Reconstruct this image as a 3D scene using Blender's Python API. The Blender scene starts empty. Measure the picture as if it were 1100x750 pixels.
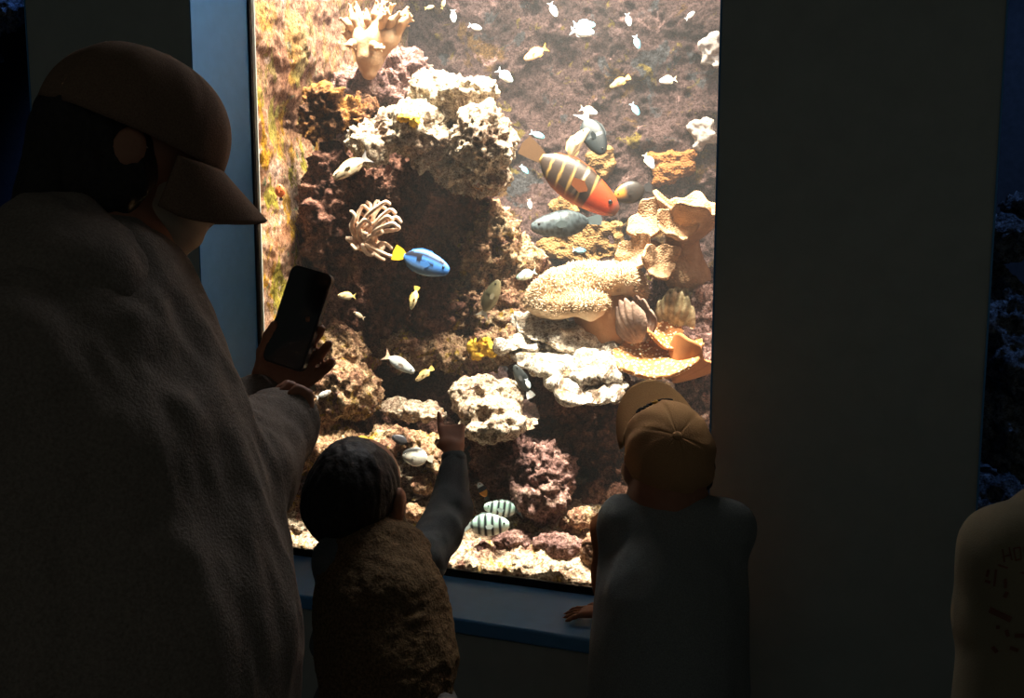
import bpy, bmesh, math, random
import numpy as np
from mathutils import Vector, Matrix

random.seed(7)
rng = np.random.default_rng(11)
scene = bpy.context.scene
COL = scene.collection

# ------------------------------------------------------------------ camera
CAMP = np.array([0.0, 0.0, 1.40])
FPX = 35.0 / 36.0 * 1100.0
PITCH, YAW = math.radians(7.3), math.radians(20.6)
cam_d = bpy.data.cameras.new('camera'); cam_d.lens = 35.0; cam_d.sensor_width = 36.0; cam_d.clip_start = 0.02
cam = bpy.data.objects.new('camera', cam_d); COL.objects.link(cam)
cam.location = CAMP; cam.rotation_euler = (math.pi/2 - PITCH, 0, YAW)
scene.camera = cam
CF = np.array([-math.sin(YAW)*math.cos(PITCH), math.cos(YAW)*math.cos(PITCH), -math.sin(PITCH)])
CR = np.array([math.cos(YAW), math.sin(YAW), 0.0])
CU = np.cross(CR, CF)

# ------------------------------------------------------------------ world, lamps, exposure
world = bpy.data.worlds.new('gallery_ambient'); scene.world = world; world.use_nodes = True
bg = world.node_tree.nodes['Background']; bg.inputs[0].default_value = (0.92, 1.0, 0.90, 1); bg.inputs[1].default_value = 0.042
scene.view_settings.view_transform = 'Standard'; scene.view_settings.look = 'None'
scene.view_settings.gamma = 1.0; scene.view_settings.use_curve_mapping = False
scene.view_settings.exposure = 0.0

def spot(name, loc, target, watts, color, size=math.radians(70), blend=0.5, radius=0.05):
    d = bpy.data.lights.new(name, 'SPOT'); d.energy = watts; d.color = color
    d.spot_size = size; d.spot_blend = blend; d.shadow_soft_size = radius
    o = bpy.data.objects.new(name, d); COL.objects.link(o); o.location = loc
    o.rotation_euler = (Vector(target) - Vector(loc)).to_track_quat('-Z', 'Y').to_euler()
    return o

WARM = (1.0, 0.90, 0.71)
# metal-halide pendants hanging over the open top of the lit tank, and one added cap spot
spot('tank_pendant_or_added_spot', (-0.80, 2.30, 3.25), (-0.85, 2.42, 0.9), 600, WARM, math.radians(62), 0.5, 0.035)
spot('tank_pendant_or_added_spot', (-1.12, 2.16, 3.05), (-1.10, 2.36, 0.9), 300, WARM, math.radians(62), 0.6, 0.035)
spot('tank_pendant_or_added_spot', (-0.36, 2.22, 3.05), (-0.42, 2.22, 1.0), 240, WARM, math.radians(54), 0.6, 0.035)
spot('tank_pendant_or_added_spot', (-0.42, 2.64, 3.05), (-0.32, 1.68, 1.15), 75, WARM, math.radians(20), 0.5, 0.035)  # added spot, aimed out through the pane to brighten the tan cap
spot('tank_front_lamp', (-1.27, 2.075, 3.10), (-1.25, 2.12, 0.8), 300, WARM, math.radians(40), 0.6, 0.05)
spot('tank_front_lamp', (-0.95, 2.06, 3.10), (-0.95, 2.30, 0.75), 420, WARM, math.radians(56), 0.7, 0.05)
spot('tank_front_lamp', (-0.62, 2.06, 3.10), (-0.66, 2.28, 0.75), 360, WARM, math.radians(56), 0.7, 0.05)
spot('tank_front_lamp', (-0.27, 2.09, 2.72), (-0.98, 2.32, 0.98), 300, WARM, math.radians(58), 0.6, 0.04)
# added soft fill above the lit tank, no real fitting
ad = bpy.data.lights.new('tank_fill_area', 'AREA'); ad.shape = 'RECTANGLE'; ad.size = 1.0; ad.size_y = 0.5; ad.energy = 22; ad.color = (0.95, 0.93, 0.95)
ao = bpy.data.objects.new('tank_fill_area', ad); COL.objects.link(ao); ao.location = (-0.8, 2.25, 2.62)
# blue actinic lamps of the two neighbouring tanks
spot('neighbour_tank_lamp', (0.55, 2.30, 3.0), (0.45, 2.5, 1.2), 34, (0.16, 0.36, 1.0), math.radians(75), 0.6, 0.05)
spot('neighbour_tank_lamp', (-2.35, 2.30, 3.0), (-2.3, 2.6, 1.6), 40, (0.10, 0.28, 1.0), math.radians(80), 0.6, 0.05)

# ------------------------------------------------------------------ helpers
def ray(px, py): return CF + CR*(px-550.0)/FPX + CU*(375.0-py)/FPX
def P(px, py, Y):                       # point of the place at world depth Y
    r = ray(px, py); return CAMP + r*(Y/r[1])
def D(px, py, d): return CAMP + ray(px, py)*d
def MPP(Y, px=500): return (Y/ray(px, 375)[1])/FPX      # metres per pixel at depth Y
def unit(v): v = np.asarray(v, float); return v/np.linalg.norm(v)

_T = rng.random(65536).astype(np.float32)
def vnoise(p, seed=0):
    p = np.asarray(p, np.float64); i = np.floor(p).astype(np.int64); f = (p-i).astype(np.float32)
    f = f*f*(3-2*f); out = 0
    for dx in (0, 1):
        wx = f[..., 0] if dx else 1-f[..., 0]
        for dy in (0, 1):
            wy = f[..., 1] if dy else 1-f[..., 1]
            for dz in (0, 1):
                wz = f[..., 2] if dz else 1-f[..., 2]
                h = ((i[..., 0]+dx)*73856093) ^ ((i[..., 1]+dy)*19349663) ^ ((i[..., 2]+dz)*83492791) ^ (seed*2654435)
                h = (h ^ (h >> 13)) & 65535
                out = out + _T[h]*(wx*wy*wz)
    return out*2-1
def fbm(p, octv=4, seed=0, gain=0.5):
    a, s, o = 1.0, 1.0, 0
    for k in range(octv):
        o = o + a*vnoise(np.asarray(p)*s + 17.3*k, seed+k); a *= gain; s *= 2.03
    return o

def link(o, parent=None):
    COL.objects.link(o)
    if parent is not None: o.parent = parent
    return o
def tag(o, label=None, cat=None, group=None, kind=None):
    if label: o['label'] = label
    if cat: o['category'] = cat
    if group: o['group'] = group
    if kind: o['kind'] = kind
    return o
def empty(name, loc, label=None, cat=None, group=None):
    o = bpy.data.objects.new(name, None); o.empty_display_size = 0.05; link(o); o.location = [float(c) for c in loc]
    return tag(o, label, cat, group)
def meshobj(name, V, F, mat, parent=None, smooth=True, colors=None, origin=None):
    """V are world points; the object's origin is its base (or its parent's origin)."""
    V = np.asarray(V, float)
    if parent is not None: org = np.array(root_loc(parent))
    elif origin is not None: org = np.asarray(origin, float)
    else: org = np.array([V[:, 0].mean(), V[:, 1].mean(), V[:, 2].min()])
    me = bpy.data.meshes.new(name)
    F = [tuple(int(i) for i in f) for f in F] if not isinstance(F, np.ndarray) else F
    if isinstance(F, np.ndarray):
        n = F.shape[1]; me.vertices.add(len(V)); me.vertices.foreach_set('co', (V-org).astype(np.float32).ravel())
        me.loops.add(F.size); me.loops.foreach_set('vertex_index', F.astype(np.int32).ravel())
        me.polygons.add(len(F)); me.polygons.foreach_set('loop_start', np.arange(0, F.size, n, dtype=np.int32))
        me.update(calc_edges=True)
    else:
        me.from_pydata((V-org).tolist(), [], F); me.update()
    if smooth: me.polygons.foreach_set('use_smooth', np.ones(len(me.polygons), bool))
    if colors is not None:
        at = me.color_attributes.new('Col', 'FLOAT_COLOR', 'POINT')
        at.data.foreach_set('color', np.c_[colors, np.ones(len(colors))].astype(np.float32).ravel())
    if mat is not None: me.materials.append(mat)
    o = bpy.data.objects.new(name, me); link(o, parent)
    if parent is None: o.location = org
    return o
def root_loc(p):
    l = np.array(p.location, float)
    while p.parent is not None: p = p.parent; l = l + np.array(p.location, float)
    return l

def box_vf(lo, hi):
    x0, y0, z0 = lo; x1, y1, z1 = hi
    V = [(x0,y0,z0),(x1,y0,z0),(x1,y1,z0),(x0,y1,z0),(x0,y0,z1),(x1,y0,z1),(x1,y1,z1),(x0,y1,z1)]
    F = [(0,3,2,1),(4,5,6,7),(0,1,5,4),(1,2,6,5),(2,3,7,6),(3,0,4,7)]
    return V, F
def boxes(name, bl, mat, parent=None, bevel=0.0):
    V, F = [], []
    for lo, hi in bl:
        v, f = box_vf(lo, hi); b = len(V); V += v; F += [tuple(i+b for i in q) for q in f]
    o = meshobj(name, V, F, mat, parent, smooth=False)
    if bevel:
        m = o.modifiers.new('bevel', 'BEVEL'); m.width = bevel; m.segments = 3
    return o
def grid_faces(nu, nv, wrap_u=False):
    F = []
    for i in range(nu if wrap_u else nu-1):
        for j in range(nv-1):
            a = i*nv+j; b = ((i+1) % nu)*nv+j
            F.append((a, b, b+1, a+1))
    return np.array(F)
def vnormals(V, F):
    F = np.asarray(F); n = np.cross(V[F[:, 2]]-V[F[:, 0]], V[F[:, 3]]-V[F[:, 1]]); N = np.zeros_like(V)
    for k in range(4): np.add.at(N, F[:, k], n)
    return N/(np.linalg.norm(N, axis=1, keepdims=True)+1e-12)
def tube_vf(pts, rad, n=8):
    pts = np.asarray(pts, float); m = len(pts); rad = np.broadcast_to(rad, (m,))
    t = np.gradient(pts, axis=0); t /= np.linalg.norm(t, axis=1, keepdims=True)+1e-9
    ref = np.array([0, 0, 1.0]) if abs(t[0][2]) < 0.8 else np.array([1.0, 0, 0])
    V = []
    a = unit(np.cross(t[0], ref))
    for k in range(m):
        a = unit(a - t[k]*np.dot(a, t[k])); b = np.cross(t[k], a)
        for q in range(n):
            an = 2*math.pi*q/n; V.append(pts[k]+rad[k]*(a*math.cos(an)+b*math.sin(an)))
    F = [(k*n+q, k*n+(q+1) % n, (k+1)*n+(q+1) % n, (k+1)*n+q) for k in range(m-1) for q in range(n)]
    V.append(pts[0]); V.append(pts[-1]+t[-1]*rad[-1]*0.6)
    c0, c1 = m*n, m*n+1
    F += [(c0, (q+1) % n, q) for q in range(n)] + [(c1, (m-1)*n+q, (m-1)*n+(q+1) % n) for q in range(n)]
    return np.array(V), F
def spline(ctrl, n=10):
    c = [np.asarray(p, float) for p in ctrl]; c = [2*c[0]-c[1]]+c+[2*c[-1]-c[-2]]; out = []
    for k in range(1, len(c)-2):
        for s in np.linspace(0, 1, n, endpoint=False):
            p0, p1, p2, p3 = c[k-1], c[k], c[k+1], c[k+2]
            out.append(0.5*((2*p1)+(-p0+p2)*s+(2*p0-5*p1+4*p2-p3)*s*s+(-p0+3*p1-3*p2+p3)*s**3))
    out.append(c[-2]); return np.array(out)
def merge(parts):
    V, F, b = [], [], 0
    for v, f in parts:
        V.append(np.asarray(v)); F += [tuple(int(i)+b for i in q) for q in f]; b += len(v)
    return np.concatenate(V), F

# implicit shapes: smooth unions of capsules and ellipsoids, skinned with surface nets
class Sdf:
    def __init__(s): s.pr = []
    def cap(s, a, b, ra, rb=None, k=0.02):
        s.pr.append(('c', np.asarray(a, float), np.asarray(b, float), ra, ra if rb is None else rb, k)); return s
    def chain(s, pts, rs, k=0.02):
        for i in range(len(pts)-1): s.cap(pts[i], pts[i+1], rs[i], rs[i+1], k)
        return s
    def ell(s, c, r, R=None, k=0.02, sub=False):
        s.pr.append(('s' if sub else 'e', np.asarray(c, float), np.asarray(r, float), np.eye(3) if R is None else np.asarray(R, float), 0, k)); return s
    def bb(s, q):
        if q[0] == 'c':
            r = max(q[3], q[4]); return np.minimum(q[1], q[2])-r, np.maximum(q[1], q[2])+r
        e = np.sqrt(((q[3]*q[2][None, :])**2).sum(1)); return q[1]-e, q[1]+e
    def mesh(s, h, clip=None):
        bs = [s.bb(q) for q in s.pr if q[0] != 's']
        lo = np.min([b[0] for b in bs], 0)-3*h; hi = np.max([b[1] for b in bs], 0)+3*h
        n = np.ceil((hi-lo)/h).astype(int)+1
        ax = [(lo[i]+h*np.arange(n[i])).astype(np.float32) for i in range(3)]
        Fd = np.full(n, 1.0, np.float32)
        for q in s.pr:
            k = q[5]; b0, b1 = s.bb(q); m = k+2.5*h
            i0 = np.maximum(np.floor((b0-m-lo)/h).astype(int), 0); i1 = np.minimum(np.ceil((b1+m-lo)/h).astype(int)+1, n)
            if (i1 <= i0).any(): continue
            x = ax[0][i0[0]:i1[0]][:, None, None]; y = ax[1][i0[1]:i1[1]][None, :, None]; z = ax[2][i0[2]:i1[2]][None, None, :]
            if q[0] == 'c':
                a, b = q[1], q[2]; d = b-a; L = float(d@d)+1e-12
                t = np.clip(((x-a[0])*d[0]+(y-a[1])*d[1]+(z-a[2])*d[2])/L, 0, 1)
                v = np.sqrt((x-a[0]-t*d[0])**2+(y-a[1]-t*d[1])**2+(z-a[2]-t*d[2])**2)-(q[3]+(q[4]-q[3])*t)
            else:
                c, r, R = q[1], q[2], q[3]; u = [0, 0, 0]
                for j in range(3): u[j] = (x-c[0])*R[0, j]+(y-c[1])*R[1, j]+(z-c[2])*R[2, j]
                k0 = np.sqrt(sum((u[j]/r[j])**2 for j in range(3))); k1 = np.sqrt(sum((u[j]/r[j]**2)**2 for j in range(3)))+1e-9
                v = k0*(k0-1)/k1
            sl = tuple(slice(i0[j], i1[j]) for j in range(3)); A = Fd[sl]; v = v.astype(np.float32)
            if q[0] == 's':
                v = -v; hh = np.clip(0.5-0.5*(A-v)/max(k, 1e-6), 0, 1); Fd[sl] = A*(1-hh)+v*hh+k*hh*(1-hh)
            else:
                hh = np.clip(0.5+0.5*(A-v)/max(k, 1e-6), 0, 1); Fd[sl] = A*(1-hh)+v*hh-k*hh*(1-hh)
        if clip is not None: Fd = np.maximum(Fd, clip(ax[0][:, None, None], ax[1][None, :, None], ax[2][None, None, :]).astype(np.float32))
        return surface_nets(Fd, lo, h)

def surface_nets(Fd, lo, h):
    S = Fd < 0
    c = np.zeros(np.array(S.shape)-1, np.int8)
    for i in (0, 1):
        for j in (0, 1):
            for k in (0, 1): c += S[i:S.shape[0]-1+i, j:S.shape[1]-1+j, k:S.shape[2]-1+k]
    act = (c > 0) & (c < 8); I = np.argwhere(act); idx = np.full(act.shape, -1, np.int32); idx[act] = np.arange(len(I))
    acc = np.zeros((len(I), 3)); cnt = np.zeros((len(I), 1)); cr = [(i, j, k) for i in (0, 1) for j in (0, 1) for k in (0, 1)]
    val = {q: Fd[I[:, 0]+q[0], I[:, 1]+q[1], I[:, 2]+q[2]] for q in cr}
    for a in range(8):
        for b in range(a+1, 8):
            if sum(abs(cr[a][t]-cr[b][t]) for t in range(3)) != 1: continue
            va, vb = val[cr[a]], val[cr[b]]; m = (va < 0) != (vb < 0); t = np.where(m, va/(va-vb+1e-12*(va == vb)), 0)[:, None]
            p = np.array(cr[a])+(np.array(cr[b])-np.array(cr[a]))*t; acc += np.where(m[:, None], p, 0); cnt += m[:, None]
    V = lo+h*(I+acc/np.maximum(cnt, 1)); Q = []
    for axis in range(3):
        o1, o2 = [(1, 2), (2, 0), (0, 1)][axis]
        sa = [slice(None)]*3; sb = [slice(None)]*3; sa[axis] = slice(0, -1); sb[axis] = slice(1, None)
        for d in (o1, o2): sa[d] = sb[d] = slice(1, -1)
        A, B = S[tuple(sa)], S[tuple(sb)]
        for flip, M in ((False, A & ~B), (True, ~A & B)):
            E = np.argwhere(M)
            if len(E) == 0: continue
            E[:, o1] += 1; E[:, o2] += 1
            def cell(d1, d2):
                q = E.copy(); q[:, o1] -= d1; q[:, o2] -= d2; return idx[q[:, 0], q[:, 1], q[:, 2]]
            q = np.stack([cell(1, 1), cell(0, 1), cell(0, 0), cell(1, 0)], 1)
            Q.append(q[:, ::-1] if flip else q)
    Q = np.concatenate(Q); Q = Q[(Q >= 0).all(1)]
    return V, Q
def frame(x, z):
    x = unit(x); z = np.asarray(z, float); z = unit(z-x*np.dot(z, x)); return np.stack([x, np.cross(z, x), z], 1)

# ------------------------------------------------------------------ materials
def newmat(name, base=(0.5, 0.5, 0.5), rough=0.7, spec=0.3):
    m = bpy.data.materials.new(name); m.use_nodes = True; b = m.node_tree.nodes['Principled BSDF']
    b.inputs['Base Color'].default_value = (*base, 1); b.inputs['Roughness'].default_value = rough
    b.inputs['Specular IOR Level'].default_value = spec
    return m, m.node_tree.nodes, m.node_tree.links, b
def coords(n, l, obj=True, scale=(1, 1, 1)):
    tc = n.new('ShaderNodeTexCoord'); mp = n.new('ShaderNodeMapping'); mp.inputs['Scale'].default_value = scale
    l.new(tc.outputs['Object'], mp.inputs[0]); return mp.outputs[0]
def noise(n, l, vec, scale, detail=5, rough=0.6, dist=0.0):
    t = n.new('ShaderNodeTexNoise'); t.inputs['Scale'].default_value = scale; t.inputs['Detail'].default_value = detail
    t.inputs['Roughness'].default_value = rough; t.inputs['Distortion'].default_value = dist
    l.new(vec, t.inputs['Vector']); return t.outputs['Fac']
def ramp(n, l, fac, stops, interp='LINEAR'):
    r = n.new('ShaderNodeValToRGB'); r.color_ramp.interpolation = interp; e = r.color_ramp.elements
    e[0].position, e[0].color = stops[0][0], (*stops[0][1], 1); e[1].position, e[1].color = stops[-1][0], (*stops[-1][1], 1)
    for p, c in stops[1:-1]:
        q = e.new(p); q.color = (*c, 1)
    l.new(fac, r.inputs[0]); return r.outputs[0]
def mixc(n, l, fac, a, b, mode='MIX'):
    m = n.new('ShaderNodeMix'); m.data_type = 'RGBA'; m.blend_type = mode
    for sock, v in ((m.inputs[0], fac), (m.inputs[6], a), (m.inputs[7], b)):
        if isinstance(v, (int, float)): sock.default_value = v
        elif isinstance(v, tuple): sock.default_value = (*v, 1)
        else: l.new(v, sock)
    return m.outputs[2]
def bumpn(n, l, b, h, strength=0.5, dist=0.01, prev=None):
    k = n.new('ShaderNodeBump'); k.inputs['Strength'].default_value = strength; k.inputs['Distance'].default_value = dist
    l.new(h, k.inputs['Height'])
    if prev is not None: l.new(prev, k.inputs['Normal'])
    l.new(k.outputs[0], b.inputs['Normal']); return k.outputs[0]
def voronoi(n, l, vec, scale, feature='F1'):
    v = n.new('ShaderNodeTexVoronoi'); v.feature = feature; v.inputs['Scale'].default_value = scale; l.new(vec, v.inputs['Vector']); return v.outputs[0]

def plain(name, c, rough=0.6, spec=0.3, var=0.15, scale=60, bump=0.0, bscale=200):
    m, n, l, b = newmat(name, c, rough, spec); v = coords(n, l)
    f = noise(n, l, v, scale, 4)
    lo = tuple(x*(1-var) for x in c); hi = tuple(min(1, x*(1+var)) for x in c)
    l.new(ramp(n, l, f, [(0.3, lo), (0.7, hi)]), b.inputs['Base Color'])
    if bump: bumpn(n, l, b, noise(n, l, v, bscale, 3), bump, 0.003)
    return m
def rockmat(name, stops, scale=9, fine=0.75, spots=None, bump=0.9, spot_amt=0.62, patches=()):
    m, n, l, b = newmat(name, (0.5, 0.4, 0.3), 0.9, 0.15); v = coords(n, l)
    c = ramp(n, l, noise(n, l, v, scale, 8, 0.68, 0.4), stops)
    g = noise(n, l, v, 75, 5, 0.7)
    c0 = ramp(n, l, g, [(0.39, (0.07, 0.045, 0.035)), (0.47, (0.60, 0.52, 0.46)), (0.54, (1.0, 1.0, 1.0))])
    if spots:
        c = mixc(n, l, ramp(n, l, noise(n, l, v, 21, 4, 0.6, 0.8), [(spot_amt, (0, 0, 0)), (spot_amt+0.06, (1, 1, 1))]), c, spots)
    for sc, thr, col in patches:
        c = mixc(n, l, ramp(n, l, noise(n, l, v, sc, 6, 0.65, 0.9), [(thr, (0, 0, 0)), (thr+0.05, (0.9, 0.9, 0.9))]), c, col)
    c = mixc(n, l, fine, c, c0, 'MULTIPLY')
    c = mixc(n, l, 0.85, c, ramp(n, l, noise(n, l, v, 210, 3, 0.6), [(0.36, (0.30, 0.24, 0.20)), (0.50, (0.85, 0.82, 0.80)), (0.62, (1.0, 1.0, 1.0))]), 'MULTIPLY')
    l.new(c, b.inputs['Base Color'])
    k = bumpn(n, l, b, noise(n, l, v, 38, 7, 0.72), bump, 0.03)
    bumpn(n, l, b, voronoi(n, l, v, 120), bump*0.5, 0.006, k)
    return m
M = {}
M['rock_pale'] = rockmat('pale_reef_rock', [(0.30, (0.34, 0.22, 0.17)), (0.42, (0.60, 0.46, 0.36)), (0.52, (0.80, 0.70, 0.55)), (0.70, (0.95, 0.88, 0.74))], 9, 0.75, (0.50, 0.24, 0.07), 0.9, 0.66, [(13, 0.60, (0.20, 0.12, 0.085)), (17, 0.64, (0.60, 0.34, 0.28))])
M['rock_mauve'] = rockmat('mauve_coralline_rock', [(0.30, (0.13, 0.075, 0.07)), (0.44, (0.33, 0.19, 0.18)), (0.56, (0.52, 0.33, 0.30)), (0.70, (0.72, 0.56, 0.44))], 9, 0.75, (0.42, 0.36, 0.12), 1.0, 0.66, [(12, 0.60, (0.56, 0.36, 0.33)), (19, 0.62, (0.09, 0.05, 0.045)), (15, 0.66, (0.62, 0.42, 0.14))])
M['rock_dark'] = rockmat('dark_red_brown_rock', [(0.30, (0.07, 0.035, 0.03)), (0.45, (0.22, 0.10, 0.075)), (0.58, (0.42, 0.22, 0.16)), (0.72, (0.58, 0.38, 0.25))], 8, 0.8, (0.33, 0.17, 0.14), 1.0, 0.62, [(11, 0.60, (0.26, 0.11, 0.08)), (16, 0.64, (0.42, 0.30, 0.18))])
M['rock_mix'] = rockmat('mottled_reef_rock', [(0.30, (0.17, 0.09, 0.06)), (0.42, (0.50, 0.28, 0.19)), (0.52, (0.74, 0.50, 0.31)), (0.68, (0.92, 0.77, 0.50))], 11, 0.75, (0.56, 0.38, 0.06), 1.0, 0.58, [(13, 0.58, (0.60, 0.34, 0.30)), (17, 0.60, (0.13, 0.075, 0.055)), (9, 0.64, (0.86, 0.76, 0.56))])
M['rock_orange'] = rockmat('orange_crust_rock', [(0.34, (0.07, 0.035, 0.025)), (0.47, (0.22, 0.10, 0.045)), (0.57, (0.52, 0.25, 0.06)), (0.7, (0.66, 0.42, 0.18))], 12, 0.8)
M['rock_blue'] = rockmat('grey_reef_rock', [(0.32, (0.1, 0.11, 0.12)), (0.5, (0.34, 0.36, 0.36)), (0.68, (0.7, 0.7, 0.66))], 10, 0.8)
M['rock_white'] = rockmat('white_plate_coral', [(0.30, (0.55, 0.45, 0.36)), (0.42, (0.85, 0.78, 0.66)), (0.6, (0.98, 0.95, 0.86)), (0.7, (1, 0.98, 0.92))], 12, 0.6, None, 0.8, 0.6, [(15, 0.545, (0.16, 0.095, 0.055)), (24, 0.61, (0.62, 0.42, 0.22))])  # dark brown patches put the shade of small hollows into the colour
M['sand'] = rockmat('coral_sand', [(0.32, (0.50, 0.33, 0.25)), (0.46, (0.78, 0.60, 0.45)), (0.6, (0.94, 0.82, 0.64)), (0.7, (1.0, 0.93, 0.8))], 14, 0.75, (0.56, 0.30, 0.24), 0.9, 0.60, [(17, 0.61, (0.24, 0.14, 0.10)), (23, 0.58, (0.66, 0.46, 0.12))])

def mapr(n, l, v, a, b, c, d):
    m = n.new('ShaderNodeMapRange'); l.new(v, m.inputs[0])
    for i, q in enumerate((a, b, c, d)): m.inputs[i+1].default_value = q
    return m.outputs[0]
def wallmat(name, big, patches, sc=(1, 1, 1), top=None):
    m, n, l, b = newmat(name, (0.5, 0.4, 0.3), 0.9, 0.12); v = coords(n, l, True, sc)
    c = ramp(n, l, noise(n, l, v, 5.5, 7, 0.66, 0.7), big)
    for sc, thr, col in patches:
        c = mixc(n, l, ramp(n, l, noise(n, l, v, sc, 6, 0.6, 0.6), [(thr, (0, 0, 0)), (thr+0.05, (1, 1, 1))]), c, col)
    if top:      # pink coralline growth takes over from the golden algae towards the surface
        sx = n.new('ShaderNodeSeparateXYZ'); l.new(v, sx.inputs[0]); nz = noise(n, l, v, 7, 4)
        ad_ = n.new('ShaderNodeMath'); ad_.operation = 'MULTIPLY_ADD'; ad_.inputs[1].default_value = 0.5; l.new(nz, ad_.inputs[0]); l.new(sx.outputs[2], ad_.inputs[2])
        c = mixc(n, l, mapr(n, l, ad_.outputs[0], top[0], top[1], 0.0, 0.5), c, top[2])
    g = noise(n, l, v, 85, 6, 0.75)
    c = mixc(n, l, 0.8, c, ramp(n, l, g, [(0.38, (0.12, 0.08, 0.07)), (0.48, (0.74, 0.68, 0.66)), (0.58, (1.0, 1.0, 1.0))]), 'MULTIPLY')
    c = mixc(n, l, 0.85, c, ramp(n, l, noise(n, l, v, 210, 3, 0.6), [(0.36, (0.35, 0.28, 0.26)), (0.50, (0.85, 0.82, 0.82)), (0.62, (1.0, 1.0, 1.0))]), 'MULTIPLY')
    l.new(c, b.inputs['Base Color']); k = bumpn(n, l, b, noise(n, l, v, 34, 8, 0.75), 1.0, 0.035)
    bumpn(n, l, b, noise(n, l, v, 150, 4, 0.7), 0.5, 0.006, k)
    return m
M['tank_back'] = wallmat('encrusted_tank_back', [(0.32, (0.045, 0.032, 0.03)), (0.45, (0.12, 0.074, 0.069)), (0.56, (0.17, 0.107, 0.10)), (0.7, (0.29, 0.205, 0.175))],
    [(7, 0.58, (0.17, 0.095, 0.03)), (9.7, 0.58, (0.085, 0.09, 0.10)), (13, 0.61, (0.40, 0.26, 0.24)), (17, 0.61, (0.25, 0.19, 0.04)), (6.3, 0.62, (0.27, 0.18, 0.17))])
M['tank_left'] = wallmat('encrusted_tank_side', [(0.30, (0.20, 0.07, 0.03)), (0.43, (0.46, 0.21, 0.10)), (0.54, (0.60, 0.35, 0.22)), (0.68, (0.74, 0.54, 0.42))],
    [(8, 0.52, (0.56, 0.30, 0.02)), (11, 0.54, (0.40, 0.34, 0.05)), (15, 0.61, (0.66, 0.48, 0.40)), (21, 0.63, (0.30, 0.36, 0.20))], (1.6, 1.6, 0.8), (1.08, 1.32, (0.50, 0.32, 0.26)))
M['wall'] = plain('black_gallery_paint', (0.36, 0.39, 0.37), 0.9, 0.1, 0.06, 20)
M['reveal'] = plain('slate_paint_blue_spill', (0.07, 0.25, 0.52), 0.5, 0.35, 0.06, 30, 0.05, 300)  # slate paint with blue light from the next tank mixed into its colour
M['gasket'] = plain('black_rubber', (0.012, 0.012, 0.013), 0.6, 0.3)
M['floor'] = plain('dark_carpet', (0.10, 0.10, 0.10), 0.95, 0.05, 0.3, 300, 0.4)
M['ceiling'] = plain('black_ceiling_paint', (0.08, 0.08, 0.08), 0.9, 0.1)
def glassmat():
    m = bpy.data.materials.new('acrylic_pane'); m.use_nodes = True; n, l = m.node_tree.nodes, m.node_tree.links; n.clear()
    o = n.new('ShaderNodeOutputMaterial'); t = n.new('ShaderNodeBsdfTransparent'); t.inputs[0].default_value = (0.985, 0.995, 0.992, 1)
    g = n.new('ShaderNodeBsdfGlossy'); g.inputs['Roughness'].default_value = 0.02; f = n.new('ShaderNodeFresnel'); f.inputs[0].default_value = 1.07
    x = n.new('ShaderNodeMixShader'); l.new(f.outputs[0], x.inputs[0]); l.new(t.outputs[0], x.inputs[1]); l.new(g.outputs[0], x.inputs[2]); l.new(x.outputs[0], o.inputs[0])
    return m
M['glass'] = glassmat()
def colmat(name, rough=0.45, spec=0.4, scatter=0.0, bump=0.15):
    m, n, l, b = newmat(name, (0.5, 0.5, 0.5), rough, spec); a = n.new('ShaderNodeVertexColor'); a.layer_name = 'Col'
    v = coords(n, l); g = noise(n, l, v, 160, 3)
    l.new(mixc(n, l, 0.25, a.outputs[0], ramp(n, l, g, [(0.35, (0.6, 0.6, 0.6)), (0.6, (1, 1, 1))]), 'MULTIPLY'), b.inputs['Base Color'])
    if bump: bumpn(n, l, b, noise(n, l, v, 300, 2), bump, 0.002)
    return m
M['fish'] = colmat('fish_skin')
M['eye'] = plain('fish_eye_black', (0.01, 0.01, 0.012), 0.15, 0.6)
def cloth(name, c, scale=400, bump=0.3, var=0.25, rough=0.95): return plain(name, c, rough, 0.08, var, scale, bump, scale)
# ------------------------------------------------------------------ gallery shell
YW, YG, YB = 1.79, 2.00, 2.86          # wall face, pane, back of the tanks
SILL = 0.600
WIN = [(-1.395, -0.287), (0.158, 1.27), (-2.98, -1.845)]   # lit tank, right tank, left tank
ZT = 2.45
def S(o): o['kind'] = 'structure'; return o
piers = [(-3.6, -2.98), (-1.845, -1.395), (-0.287, 0.158), (1.27, 2.2)]
wb = [((a, YW, 0.0), (b, YG+0.02, 2.9)) for a, b in piers]
wb += [((a, YW, 0.0), (b, YG+0.02, SILL-0.04)) for a, b in WIN] + [((a, YW, ZT), (b, YG+0.02, 2.9)) for a, b in WIN]
S(boxes('wall_back', wb, M['wall']))
S(boxes('floor', [((-3.6, -2.2, -0.05), (2.2, YB+0.2, 0.0))], M['floor']))
S(boxes('ceiling', [((-3.6, 0.35, 2.9), (2.2, 2.05, 2.95))], M['ceiling']))
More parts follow.
